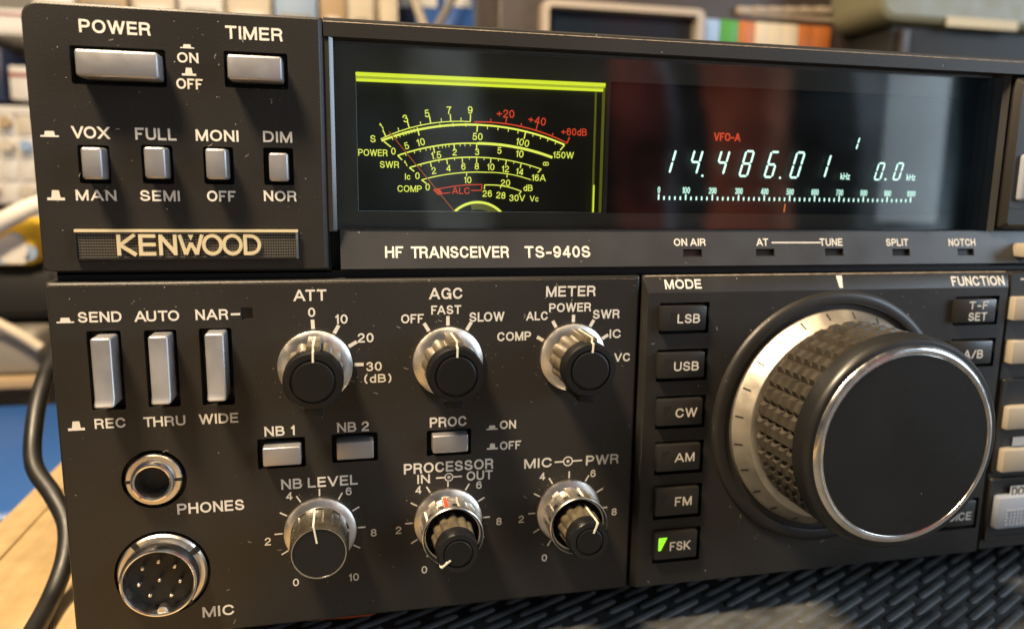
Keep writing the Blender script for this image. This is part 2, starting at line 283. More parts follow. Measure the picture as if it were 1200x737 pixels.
class MB:
    """collects shapes (in mm) and links them as ONE mesh object"""
    def __init__(s): s.bm = bmesh.new(); s.mats = []
    def mi(s, m):
        if m not in s.mats: s.mats.append(m)
        return s.mats.index(m)
    def face(s, vs, m, smooth=False):
        try: f = s.bm.faces.new(vs)
        except ValueError: return None
        f.material_index = s.mi(m); f.smooth = smooth; return f
    def v(s, x, y, z): return s.bm.verts.new((x, y, z))
    def quad(s, pts, m): s.face([s.v(*p) for p in pts], m)
    def loft(s, loops, m, closed=True, cap0=False, cap1=False, smooth=False):
        rows = [[s.v(*p) for p in l] for l in loops]
        for a, b in zip(rows, rows[1:]):
            n = len(a)
            for i in range(n if closed else n - 1):
                s.face([a[i], a[(i + 1) % n], b[(i + 1) % n], b[i]], m, smooth)
        if cap0: s.face(rows[0], m, False)
        if cap1: s.face(rows[-1][::-1], m, False)
        return rows
    def box(s, x0, x1, y0, y1, z0, z1, m, bev=0.0, seg=2, rot=None, pivot=None):
        r = bmesh.ops.create_cube(s.bm, size=1.0)['verts']
        for v in r: v.co = Vector((x0 + (v.co.x + .5) * (x1 - x0), y0 + (v.co.y + .5) * (y1 - y0), z0 + (v.co.z + .5) * (z1 - z0)))
        fs = {f for v in r for f in v.link_faces}
        for f in fs: f.material_index = s.mi(m)
        if bev:
            es = {e for v in r for e in v.link_edges}
            out = bmesh.ops.bevel(s.bm, geom=list(es), offset=bev, segments=seg, affect='EDGES', profile=.5)
            r = list({v for f in out['faces'] for v in f.verts})
            for f in out['faces']: f.material_index = s.mi(m); f.smooth = True
        if rot is not None:
            allv = set(r)
            for v in list(allv):
                for f in v.link_faces: allv.update(f.verts)
            pv = Vector(pivot)
            for v in allv: v.co = rot @ (v.co - pv) + pv
        return s
    def lathe(s, cx, cz, prof, m, seg=64, flute=None, cap=True, capm=None, a0=0.0, smooth=True):
        """turn (y, r) profile about the axis through (cx, cz) along y; the last point faces the viewer"""
        loops = []
        for (y, r) in prof:
            l = []
            for i in range(seg):
                a = a0 + 2 * PI * i / seg
                rr = r * (flute(a, y) if flute else 1)
                l.append((cx + rr * math.sin(a), y, cz + rr * math.cos(a)))
            loops.append(l)
        s.loft(loops, m, smooth=smooth)
        if cap:
            y, r = prof[-1]
            if r > 1e-6: s.face([s.v(*p) for p in loops[-1]], capm or m)
        return s
    def disc(s, cx, cz, y, r, m, seg=48):
        s.face([s.v(cx + r * math.sin(2 * PI * i / seg), y, cz + r * math.cos(2 * PI * i / seg)) for i in range(seg)], m)
    def ring(s, cx, cz, y, r0, r1, m, seg=48, a0=0, a1=2 * PI):
        full = abs(a1 - a0 - 2 * PI) < 1e-6; n = seg
        A = [a0 + (a1 - a0) * i / n for i in range(n + (0 if full else 1))]
        s.loft([[(cx + r * math.sin(a), y, cz + r * math.cos(a)) for a in A] for r in (r1, r0)], m, closed=full)
    def stroke(s, pts, w, y, m):
        """flat polyline of width w in the x-z plane"""
        for (a, b) in zip(pts, pts[1:]):
            d = Vector((b[0] - a[0], b[1] - a[1])); L = d.length
            if L < 1e-9: continue
            n = Vector((-d.y, d.x)) / L * w / 2
            e = d / L * 0
            yy = y if callable(y) else (lambda z: y)
            q = [(a[0] - n.x, a[1] - n.y), (b[0] - n.x, b[1] - n.y), (b[0] + n.x, b[1] + n.y), (a[0] + n.x, a[1] + n.y)]
            s.face([s.v(p[0], yy(p[1]), p[1]) for p in q], m)
    def arcline(s, cx, cz, r, a0, a1, w, y, m, n=40):
        A = [a0 + (a1 - a0) * i / n for i in range(n + 1)]
        s.loft([[(cx + rr * math.sin(a), y, cz + rr * math.cos(a)) for a in A] for rr in (r + w / 2, r - w / 2)], m, closed=False)
    def text(s, txt, x0, x1, z0, z1, y, m, off=.018, rot=0.0, thick=0.0):
        yy = y if callable(y) else (lambda z: y)
        H = z1 - z0; wt = .125 + 3 * off; lo, full = layout(txt, wt)
        hasp = '(' in txt
        sc = 1.0
        if hasp: H = H / 1.26
        hw = wt * H / 2; kx = (x1 - x0 - 2 * hw) / max(full - wt, 1e-6); kz = H - 2 * hw
        base = z0 + hw + (.18 * kz if hasp else 0)
        c, sn = math.cos(rot), math.sin(rot); mx, mz = (x0 + x1) / 2, (z0 + z1) / 2; lay = 0
        for ch, px in lo:
            w, strokes = PARSED[ch]
            for pts, cl in strokes:
                q = [Vector((x0 + hw + (px + p[0]) * kx, base + p[1] * kz)) for p in pts]; n = len(q)
                lft, rgt = [], []
                for i in range(n):
                    a = q[i - 1] if (i or cl) else None; b_ = q[(i + 1) % n] if (i < n - 1 or cl) else None
                    d0 = (q[i] - a).normalized() if a is not None else None; d1 = (b_ - q[i]).normalized() if b_ is not None else None
                    if d0 is None or d1 is None:
                        d = d1 if d0 is None else d0; nn = Vector((-d.y, d.x)); sg = -1 if d0 is None else 1
                        l_, r_ = q[i] + nn * hw, q[i] - nn * hw; p = pts[i]
                        if abs(d.y) > .25 and (abs(p[1]) < .03 or abs(p[1] - 1) < .03):
                            zt = base - hw if p[1] < .5 else base + kz + hw
                            if sg * d.y * (zt - q[i].y) > 0:
                                l_ = l_ + d * ((zt - l_.y) / d.y); r_ = r_ + d * ((zt - r_.y) / d.y)
                        elif abs(d.y) < .02 and (p[0] < .01 or p[0] > w - .07):
                            l_ = l_ + d * hw * sg; r_ = r_ + d * hw * sg
                    else:
                        d = (d0 + d1)
                        d = d.normalized() if d.length > 1e-6 else d1
                        nn = Vector((-d.y, d.x)); k = 1 / max(.6, abs(nn.dot(Vector((-d1.y, d1.x)))))
                        l_, r_ = q[i] + nn * hw * k, q[i] - nn * hw * k
                    lft.append(l_); rgt.append(r_)
                lay += 1; dy = -.0035 * (lay % 4)
                def put(v):
                    a_, b2 = v.x - mx, v.y - mz; X, Z = mx + a_ * c - b2 * sn, mz + a_ * sn + b2 * c
                    return s.v(X, yy(Z) + dy, Z)
                LV = [put(v) for v in lft]; RV = [put(v) for v in rgt]
                for i in range(n if cl else n - 1):
                    j = (i + 1) % n; s.face([LV[i], RV[i], RV[j], LV[j]], m)
    def tpx(s, txt, xl, xr, yc, h, y=-.05, m=None, off=.018, thick=0.0):
        """lettering measured on the photograph: left, right, middle and height in pixels"""
        yv = y if not callable(y) else 0.0
        m = m or m_print
        xm = (xl + xr) / 2
        X0 = P(xl, yc, yv)[0]; X1 = P(xr, yc, yv)[0]; Z1 = P(xm, yc - h / 2, yv)[1]; Z0 = P(xm, yc + h / 2, yv)[1]
        s.text(txt, X0, X1, Z0, Z1, y, m, off, 0, thick)
    def ctext(s, txt, px, py, h, y, m, off=.018, rot=0.0, asp=1.0):
        """lettering centred on a photo pixel, h in mm"""
        X, Z = P(px, py, y if not callable(y) else 0)
        w = glyphs(txt, off)[2] * h * asp
        s.text(txt, X - w / 2, X + w / 2, Z - h / 2, Z + h / 2, y, m, off, rot)
    def tube(s, pts, r, m, seg=12, sub=8):
        pts = [Vector(p) for p in pts]; path = []
        for i in range(len(pts) - 1):
            p0 = pts[max(i - 1, 0)]; p1 = pts[i]; p2 = pts[i + 1]; p3 = pts[min(i + 2, len(pts) - 1)]
            for k in range(sub):
                t = k / sub
                path.append(.5 * ((2 * p1) + (p2 - p0) * t + (2 * p0 - 5 * p1 + 4 * p2 - p3) * t * t + (-p0 + 3 * p1 - 3 * p2 + p3) * t ** 3))
        path.append(pts[-1]); loops = []; up = Vector((0, 0, 1)); u = None
        for i, p in enumerate(path):
            d = (path[min(i + 1, len(path) - 1)] - path[max(i - 1, 0)]).normalized()
            if u is None: u = d.orthogonal().normalized()
            u = (u - d * u.dot(d)).normalized(); w = d.cross(u)
            loops.append([tuple(p + r * (math.cos(2 * PI * k / seg) * u + math.sin(2 * PI * k / seg) * w)) for k in range(seg)])
        s.loft(loops, m, cap0=True, cap1=True, smooth=True)
        return s
    def plate(s, loops, m, holes=(), back=True):
        """front panel: loops are outlines [(x,z)...],y from front to back; holes are (outline, depth, material)"""
        outl, y0 = loops[0]
        polys = [[Vector((x, z, 0)) for x, z in outl]] + [[Vector((x, z, 0)) for x, z in h[0]] for h in holes]
        flat = [p for l in polys for p in l]
        vs = [s.v(p.x, y0, p.y) for p in flat]
        for t in tessellate_polygon(polys):
            a, b, c = (flat[i] for i in t)
            if (b - a).cross(c - a).z < 0: t = t[::-1]
            s.face([vs[i] for i in t], m)
        s.loft([[(x, y, z) for x, z in l] for l, y in loops], m, cap1=False)
        if back:
            l, y = loops[-1]; s.face([s.v(x, y, z) for x, z in l], m)
        for hl, dep, hm in holes:
            rows = [[(x, y0, z) for x, z in hl], [(x, y0 + dep, z) for x, z in hl]]
            s.loft(rows, hm); s.face([s.v(*p) for p in rows[1]], hm)
    def build(s, name, parent=None, sharp=35, recalc=True):
        bm = s.bm
        if recalc: bmesh.ops.recalc_face_normals(bm, faces=bm.faces)
        bmesh.ops.scale(bm, vec=(MM,) * 3, verts=bm.verts)
        me = bpy.data.meshes.new(name); bm.to_mesh(me); bm.free()
        for m in s.mats: me.materials.append(m)
        me.set_sharp_from_angle(angle=math.radians(sharp))
        return obj(name, me, parent)

def rect(x0, x1, z0, z1, r=0.0, n=4):
    if not isinstance(r, (tuple, list)) and r <= 0: return [(x0, z0), (x1, z0), (x1, z1), (x0, z1)]
    rs = r if isinstance(r, (tuple, list)) else (r,) * 4      # bl, br, tr, tl
    out = []
    for (cx, cz, a, q) in ((x0 + rs[0], z0 + rs[0], PI, rs[0]), (x1 - rs[1], z0 + rs[1], 1.5 * PI, rs[1]),
                           (x1 - rs[2], z1 - rs[2], 0, rs[2]), (x0 + rs[3], z1 - rs[3], .5 * PI, rs[3])):
        for i in range(n + 1):
            t = a + .5 * PI * i / n
            out.append((cx + q * math.cos(t), cz + q * math.sin(t)))
    return out
def circ(cx, cz, r, n=40): return [(cx + r * math.cos(2 * PI * i / n), cz + r * math.sin(2 * PI * i / n)) for i in range(n)]
def pbox(px0, py0, px1, py1, y):
    a = P(px0, py0, y); b = P(px1, py1, y)
    return a[0], b[0], b[1], a[1]                # x0, x1, z0, z1

# ================================================================== the radio
X0, X1 = -64.3, 336.5
radio = thing('radio_transceiver', 'black desktop radio transceiver with lit green meter, large tuning knob and silver keys', 'radio', (0, 170, 0))
RL = Vector((0, 170, 0)) * MM
_build = MB.build
def rbuild(s, name, parent=None, **k):
    """parts of the radio: geometry is written in world millimetres, so undo the base's offset"""
    o = _build(s, name, parent, **k)
    o.data.transform(Matrix.Translation(-RL))
    return o

# ---- case, chassis behind the panels, feet
b = MB()
b.box(-62.5, 335, 26, 345, 16, 156.5, m_black, 1.2)
b.box(-63.0, 335.5, 4.5, 27, 14.6, 101.5, m_black)                     # behind the lower panels
b.box(-63.0, -3.5, 4.5, 27, 101, 157, m_black)                         # behind the switch block
b.box(184, 335.5, 4.5, 27, 101, 157, m_black)                          # behind the right block
b.box(-3.5, 184, 12, 27, 101, 111, m_black); b.box(-3.5, 184, 8, 27, 155, 157.2, m_black)
rbuild(b, 'case', radio)
for fx in (-35, 308):
    for fy in (60, 300):
        b = MB(); b.loft([[(fx + r * math.sin(a), fy + r * math.cos(a), z) for a in [2 * PI * i / 24 for i in range(24)]] for z, r in ((0, 8.5), (1, 9.5), (16, 10.5))], m_black, cap0=True, cap1=True, smooth=True)
        rbuild(b, 'foot', radio)

# ---- push buttons of satin metal, each in a dark well
wells_switch, wells_ctrl, wells_tune = [], [], []
def push_button(face, well, proud, wells, slope=False, mtl=None, bev=.55):
    """face, well: (left, top, right, bottom) in photo pixels; the face is read at its own depth"""
    x0, x1, z0, z1 = pbox(*face, -proud)
    wx0, wx1, wz0, wz1 = pbox(*well, 0)
    wells.append((rect(wx0, wx1, wz0, wz1, .5), 4.0, m_well))
    b = MB()
    b.box(x0, x1, -proud, 3.6, z0, z1, mtl or m_button, bev, 3)
    if slope:                                                       # the long keys end in a slanted lip
        bmesh.ops.bisect_plane(b.bm, geom=b.bm.verts[:] + b.bm.edges[:] + b.bm.faces[:], plane_co=(0, 0, z0 + 1.7), plane_no=(0, 0, 1))
        for v in b.bm.verts:
            if v.co.y < -proud + 1.5 and v.co.z < z0 + 1.69: v.co.y -= 1.15 * (z0 + 1.7 - v.co.z) / 1.7
    return rbuild(b, 'push_button', radio)
push_button((86, 57, 186, 93), (80.5, 53, 196, 103), 4.5, wells_switch)
push_button((265.5, 63.5, 331, 95.5), (261.5, 59.5, 338, 105.5), 4.5, wells_switch)
for f, w, pr in (((93.5, 172.5, 121, 210.5), (90, 169.7, 131, 215.8), 4.2), ((167.5, 172, 195, 209.5), (164.5, 169.7, 204.5, 216), 4.2),
                 ((240, 174, 266.5, 210.5), (237.3, 171.8, 275, 216.6), 4.0), ((314.5, 179, 338.5, 213), (308, 173, 344.8, 217.4), 1.4)):
    push_button(f, w, pr, wells_switch)
for f, w in (((104.5, 397, 135.5, 476.5), (100.5, 388, 148, 479.5)), ((172.5, 394.5, 201.3, 472.5), (168, 387, 212, 476)), ((239, 391.5, 266, 468.8), (232.5, 385, 275.5, 473.8))):
    push_button(f, w, 5.0, wells_ctrl, slope=True)
for f, w in (((307.3, 525.6, 353, 544.3), (301, 514.5, 358.5, 546.5)), ((394.2, 518.8, 438.2, 536.8), (388.5, 509, 443, 539)), ((507.3, 511.3, 548.8, 529), (500, 504.6, 552, 531.8))):
    push_button(f, w, 2.6, wells_ctrl, bev=.35)

# ---- switch block, upper left
b = MB()
def outline(d): return rect(X0 + d, -4.0 - d * 1.6, 102.2 + d * .5, 158.2 - d, (1.0, .3, .3, 3.4 - d))
b.plate([(outline(.6), 0), (outline(.15), .35), (outline(0), .9), (outline(0), 9)], m_panel, wells_switch)
sw = rbuild(b, 'switch_panel', radio)
m_edge = mat('polished_edge', (.03, .031, .033), .22, spec=.7)
b = MB(); b.quad([(-4.98, -.01, 102.8), (-4.22, .36, 102.6), (-4.22, .36, 157.6), (-4.98, -.01, 157.4)], m_edge); b.quad([(-4.22, .36, 102.6), (-4.0, .8, 102.5), (-4.0, .8, 157.7), (-4.22, .36, 157.6)], m_edge); rbuild(b, 'polished_edge', sw)
b = MB()
for t in (('POWER', 92.5, 176, 32.5, 15.5), ('TIMER', 264, 331, 39.7, 15.2), ('ON', 207.6, 232.4, 68, 12), ('OFF', 206.7, 237.6, 98.6, 12.3),
          ('VOX', 84, 127.8, 155.6, 14), ('FULL', 158.4, 206.6, 157.5, 14), ('MONI', 229.3, 279.4, 159.2, 13.3), ('DIM', 308.3, 342.3, 160.7, 13),
          ('MAN', 88.7, 136.3, 229, 12.6), ('SEMI', 164.1, 210.6, 229.6, 12.6), ('OFF', 242.6, 276.2, 230, 12.5), ('NOR', 309.2, 347.4, 229.9, 12.3)):
    b.tpx(*t)
def icon(b, l, t, r, btm, out):
    """key-position mark: a flat base with a low (pressed) or tall (released) block on it"""
    x0, x1, z0, z1 = pbox(l, t, r, btm, 0); h = z1 - z0; w = x1 - x0; y = -.05
    b.quad([(x0, y, z0), (x1, y, z0), (x1, y, z0 + h * .28), (x0, y, z0 + h * .28)], m_print)
    k = .20 if not out else .24
    b.quad([(x0 + w * k, y, z0 + h * .28), (x1 - w * k, y, z0 + h * .28), (x1 - w * (k + .06), y, z1), (x0 + w * (k + .06), y, z1)], m_print)
icon(b, 211, 52, 227.5, 57.5, False); icon(b, 212.8, 79.5, 230, 89.5, True)
icon(b, 47, 153.5, 69.2, 161, False); icon(b, 54.7, 223, 76.3, 235, True)
rbuild(b, 'lettering', sw)

# nameplate with a dotted field, bright edges and raised letters
b = MB(); x0, x1, z0, z1 = pbox(88, 268.5, 350.5, 302.5, 0)
b.box(x0, x1, -.5, .3, z0, z1, m_well)
b.box(x0, x1, -.95, -.2, z1 - .62, z1, m_gold); b.box(x1 - .55, x1, -.93, -.21, z0, z1 - .65, m_chrome)
b.box(x0, x0 + .3, -.93, -.21, z0, z1 - .65, m_black); b.box(x0 + .31, x1 - .56, -.92, -.22, z0, z0 + .25, m_black)
m_dot = mat('nameplate_dots', (.16, .14, .11), .4)
nx, nz = 84, 9
for i in range(nx):
    for j in range(nz):
        cx = x0 + .7 + (x1 - x0 - 1.6) * i / (nx - 1); cz = z0 + .55 + (z1 - z0 - 1.6) * j / (nz - 1)
        b.quad([(cx - .17, -.52, cz - .15), (cx + .17, -.52, cz - .15), (cx + .17, -.52, cz + .15), (cx - .17, -.52, cz + .15)], m_dot)
npl = rbuild(b, 'nameplate', radio)
# letters drawn as raised strokes
b = MB(); tx0 = P(138, 287)[0]; tx1 = P(305.5, 287)[0]; tz0 = P(220, 299)[1]; tz1 = P(220, 274.5)[1]; H = tz1 - tz0; wS = .74
def raised(pts, w):
    for (a, c) in zip(pts, pts[1:]):
        d = Vector((c[0] - a[0], c[1] - a[1])); n = Vector((-d.y, d.x)).normalized() * w / 2
        q = [(a[0] - n.x, a[1] - n.y), (c[0] - n.x, c[1] - n.y), (c[0] + n.x, c[1] + n.y), (a[0] + n.x, a[1] + n.y)]
        ys = -.98 - random.random() * .03
        b.loft([[(x, -.5, z) for x, z in q], [(x, ys, z) for x, z in q]], m_gold, cap1=True)
u = (tx1 - tx0) / 7.02
def L(k, fx, fz): return (tx0 + u * k + u * fx, tz0 + wS / 2 + (H - wS) * fz)
raised([L(0, .10, -.08), L(0, .10, 1.08)], wS); raised([L(0, .86, 1.07), L(0, .16, .5), L(0, .90, -.07)], wS)
raised([L(1, .14, -.08), L(1, .14, 1.08)], wS); [raised([L(1, .05, f), L(1, .86, f)], wS) for f in (0, .52, 1)]
raised([L(2, .10, -.08), L(2, .10, 1.08)], wS); raised([L(2, .10, 1.0), L(2, .80, 0)], wS); raised([L(2, .80, -.08), L(2, .80, 1.08)], wS)
raised([L(3, .02, 1.07), L(3, .30, -.04), L(3, .57, .60)], wS * .95); raised([L(3, .57, .60), L(3, .84, -.04), L(3, 1.12, 1.07)], wS * .95)
tri = [L(3, .44, 1.07), L(3, .70, 1.07), L(3, .57, .76)]; b.loft([[(x, -.5, z) for x, z in tri], [(x, -.985, z) for x, z in tri]], m_gold, cap1=True)
for k in (4.16, 5.16):
    pts = [L(k, .46 + .43 * math.sin(2 * PI * i / 28), .5 + .52 * math.cos(2 * PI * i / 28)) for i in range(29)]
    raised(pts, wS)
raised([L(6.2, .06, -.08), L(6.2, .06, 1.08)], wS)
raised([L(6.2, .02, 1.0), L(6.2, .32, 1.0)] + [L(6.2, .32 + .46 * math.sin(PI * i / 16), .5 + .5 * math.cos(PI * i / 16)) for i in range(17)] + [L(6.2, .02, 0)], wS)
rbuild(b, 'lettering', npl)

# ---- lower left control panel
PH = (-44.8, 53.6); MC = (-44.3, 30.0)
wells_ctrl.append((circ(*PH, 7.1), 2.5, m_well)); wells_ctrl.append((circ(MC[0], MC[1], 10.7), 2.5, m_well))
lx0, lx1, lz0, lz1 = pbox(282.5, 360.5, 296.5, 374, 0)
wells_ctrl.append((rect(lx0, lx1, lz0, lz1), .8, m_lampoff))
b = MB()
def outline(d): return rect(X0 + d, 73.6 - d, 13.4 + d, 99.9 - d * .8, (.4, .3, .3, .5))
b.plate([(outline(.75), 0), (outline(.3), .25), (outline(0), .9), (outline(0), 6)], m_panel, wells_ctrl)
ctrl = rbuild(b, 'control_panel', radio)
b = MB()
for t in (('SEND', 91, 142.4, 371.4, 12.4), ('AUTO', 157.6, 210, 370.3, 12.4), ('NAR', 229, 267.3, 368.6, 12.2),
          ('REC', 110.7, 147.2, 495.7, 11.7), ('THRU', 168, 217.3, 493.4, 11.7), ('WIDE', 233.2, 279.2, 490.2, 11.7),
          ('ATT', 344, 382.6, 346, 13.2), ('0', 361, 369.4, 366, 11), ('10', 392, 407.4, 373.9, 11), ('20', 419, 437.8, 395.8, 11), ('30', 429, 447.4, 429.3, 10.7),
          ('(dB)', 426.8, 458.7, 443.4, 12.5),
          ('AGC', 503, 542.1, 343.9, 13.2), ('FAST', 505.3, 540.5, 363, 10.4), ('OFF', 470, 496.6, 373.4, 10.6), ('SLOW', 550, 591, 371.2, 11),
          ('METER', 640, 698, 341.3, 12.3), ('POWER', 643.6, 692.6, 360.2, 10.4), ('ALC', 616.7, 642, 370.2, 10.2), ('SWR', 694.8, 726, 368, 10.5),
          ('IC', 714.4, 727.6, 391, 10.2), ('COMP', 582.7, 622.3, 394, 10.4), ('VC', 720, 738.5, 418.6, 9.8),
          ('PROC', 503.7, 546.8, 494, 11.7), ('ON', 585.8, 604.6, 497.3, 9.8), ('OFF', 585.8, 610.5, 521.5, 9.8),
          ('NB 1', 309.8, 345.4, 504.8, 11.5), ('NB 2', 395, 432.3, 500, 11.5), ('NB LEVEL', 329.4, 419.2, 564.6, 11.8),
          ('PROCESSOR', 473.2, 578.2, 546.2, 12), ('IN', 489, 503.8, 561, 10.6), ('OUT', 546.7, 577.3, 556.7, 10.8),
          ('PHONES', 207.5, 286.3, 593.6, 12.6), ('MIC', 237.2, 274.7, 715.3, 12.2), ('MIC', 614.4, 646.8, 542.4, 11.2), ('PWR', 686.8, 724.8, 538.2, 11.2)):
    b.tpx(*t)
for l in ((65.8, 372.5, 87, 378.3, False), (79, 494, 99.7, 503.8, True), (570, 498.6, 583.3, 503, False), (570.7, 519.8, 583.3, 526, True)): icon(b, *l)
b.stroke([P(270.5, 368.3), P(281.5, 368)], .5, -.05, m_print)
for (cx, cy, l, r, rad) in ((526, 558.8, 511, 541.4, 1.15), (665.5, 540.2, 650, 682, 1.35)):
    c = P(cx, cy); b.ring(c[0], c[1], -.05, rad - .33, rad, m_print); b.disc(c[0], c[1], -.05, .42, m_print, 20)
    b.stroke([(P(l, cy)[0], c[1]), (c[0] - rad, c[1])], .42, -.055, m_print); b.stroke([(c[0] + rad, c[1]), (P(r, cy)[0], c[1])], .42, -.055, m_print)
KX = (-7.7, 23.9, 55.9); KZ1, KZ2 = 79.2, 37.6
def ticks(cx, cz, angs, r0, r1, w):
    for a in angs:
        t = math.radians(a); b.stroke([(cx + r0 * math.sin(t), cz + r0 * math.cos(t)), (cx + r1 * math.sin(t), cz + r1 * math.cos(t))], w, -.05, m_print)
ticks(KX[0], KZ1, (-2, 30, 60, 90), 9.0, 11.2, .85); ticks(KX[1], KZ1, (-31, 0, 31), 9.0, 11.3, .85); ticks(KX[2], KZ1, (-60, -30, 0, 30, 60), 9.0, 10.9, .85)
for k in range(3): ticks(KX[k], KZ2, range(-150, 151, 30), 9.0, 10.9, .36)
for t, px, py in (('4', 339, 581), ('6', 408.6, 575.3), ('8', 437.9, 623.8), ('10', 414.4, 675.9), ('0', 346.8, 682), ('2', 313.8, 634.2),
                  ('4', 490.3, 573.8), ('6', 561.2, 568), ('8', 584.7, 610.6), ('0', 497.3, 667.2), ('2', 467, 621),
                  ('4', 635.6, 558), ('6', 695, 554.4), ('8', 719.7, 599.4), ('0', 637.9, 653.2), ('2', 610.8, 608)):
    b.ctext(t, px, py, 2.0, -.05, m_print, .012)
rbuild(b, 'lettering', ctrl)

# ---- dust along the ledges and lint on the panel
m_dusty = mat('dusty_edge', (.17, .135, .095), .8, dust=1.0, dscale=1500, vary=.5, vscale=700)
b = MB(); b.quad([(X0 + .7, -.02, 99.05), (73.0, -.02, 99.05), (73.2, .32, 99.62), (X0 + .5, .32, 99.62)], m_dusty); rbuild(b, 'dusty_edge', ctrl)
m_lint = mat('lint', (.55, .50, .42), .9)
def lint(parent, x0, x1, z0, z1, y, n, spots=()):
    b = MB()
    for k in range(n):
        x, z = random.uniform(x0, x1), random.uniform(z0, z1); a = random.uniform(0, 6.28); q = [(x, z)]
        for i in range(5):
            a += random.uniform(-.7, .7); l = random.uniform(.12, .34); q.append((q[-1][0] + l * math.cos(a), q[-1][1] + l * math.sin(a)))
        b.stroke(q, .07, y, m_lint)
    for k in range(n * 9):
        if k % 3 and spots:                                        # dust gathers round the knobs and keys
            sx, sz, sr = random.choice(spots); t, q = random.uniform(0, 6.28), sr + abs(random.gauss(0, 2.2)); x, z = sx + q * math.sin(t), sz + q * math.cos(t)
        elif k % 5 == 0: x, z = random.uniform(x0, x1), z1 - abs(random.gauss(0, 2.5))
        else: x, z = random.uniform(x0, x1), random.uniform(z0, z1)
        if not (x0 < x < x1 and z0 < z < z1): continue
        r = random.choice((.04, .05, .05, .06, .07, .10)); b.disc(x, z, y - .004, r, m_lint, 6)
    o = rbuild(b, 'lint', parent); o['kind'] = 'stuff'
lint(ctrl, X0 + 2, 72, 15, 98, -.03, 24, [(kx, kz, 9.2) for kx in KX for kz in (KZ1, KZ2)]); lint(sw, X0 + 3, -7, 104, 156, -.03, 8)

# ---- rotary knobs
def scallop(n, amp, ph=0.0, sharp=1.0):
    def f(a, y):
        c = .5 + .5 * math.cos(n * a + ph)
        return 1 - amp * (1 - c) ** sharp
    return f
def skirt(k, cx, cz, r=8.75):
    b = MB(); b.lathe(cx, cz, [(-.05, r), (-.5, r), (-.9, r - .12), (-2.2, r - 1.9), (-2.3, 5.0)], m_skirt, 80, cap=False)
    return rbuild(b, 'skirt', k)
def switch_knob(cx, cz, ang):
    b = MB()
    b.lathe(cx, cz, [(-2.0, 6.7), (-11.2, 6.25)], m_knob, 96, flute=scallop(12, .10, 0, 2.0), cap=False)
    b.lathe(cx, cz, [(-11.2, 5.4), (-11.25, 6.6), (-14.2, 6.55), (-14.9, 6.2), (-15, 5.0), (-14.4, 4.95)], m_cap, 64, cap=True, capm=m_well)
    t = math.radians(ang); rot = Matrix.Rotation(t, 3, 'Y'); pv = (cx, 0, cz)
    b.box(cx - 1.5, cx + 1.5, -13.6, -2.1, cz + 5.2, cz + 7.7, m_knob, .35, 2, rot, pv)
    b.box(cx - 1.9, cx + 1.9, -14.2, -2.1, cz - 8.0, cz - 5.2, m_cap, .35, 2, rot, pv)  # lower wing: its shade is painted, with the darker cap material
    k = rbuild(b, 'rotary_knob', radio); skirt(k, cx, cz)
    b = MB(); b.lathe(cx, cz, [(-14.4, 4.6), (-14.9, 4.55), (-15.05, 4.2)], m_cap, 48); rbuild(b, 'cap', k)
    b = MB(); 
    b.box(cx - .22, cx + .22, -13.72, -3.0, cz + 7.55, cz + 7.78, m_line, 0, 2, rot, pv)
    b.box(cx - .22, cx + .22, -15.12, -13.5, cz + 4.3, cz + 6.62, m_line, 0, 2, rot, pv)
    b.box(cx - .22, cx + .22, -13.85, -13.3, cz + 6.5, cz + 7.78, m_line, 0, 2, rot, pv)
    rbuild(b, 'pointer', k)
switch_knob(KX[0], KZ1, 1); switch_knob(KX[1], KZ1, 2); switch_knob(KX[2], KZ1, 4)
def level_knob(cx, cz, ang):
    b = MB()
    def fl(a, y): return 1 - (.035 if math.cos(10 * a) > .35 and -10.3 < y < -2.6 else 0)
    b.lathe(cx, cz, [(-2.0, 7.0), (-2.59, 7.0), (-2.61, 7.0), (-10.2, 6.75), (-10.31, 6.75), (-11.4, 6.7), (-12.0, 6.35), (-12.1, 6.05), (-11.9, 5.95)], m_level, 160, flute=fl, capm=m_gloss)
    k = rbuild(b, 'rotary_knob', radio); skirt(k, cx, cz)
    b = MB(); b.ring(cx, cz, -12.13, 6.02, 6.22, m_chrome, 64); rbuild(b, 'rim', k)
    b = MB(); t = math.radians(ang); rot = Matrix.Rotation(t, 3, 'Y'); pv = (cx, 0, cz)
    b.box(cx - .19, cx + .19, -12.15, -3.2, cz + 6.7, cz + 7.04, m_line, 0, 2, rot, pv)
    b.box(cx - .19, cx + .19, -12.25, -11.95, cz + 2.6, cz + 6.75, m_line, 0, 2, rot, pv); rbuild(b, 'pointer', k)
level_knob(KX[0], KZ2, -9)
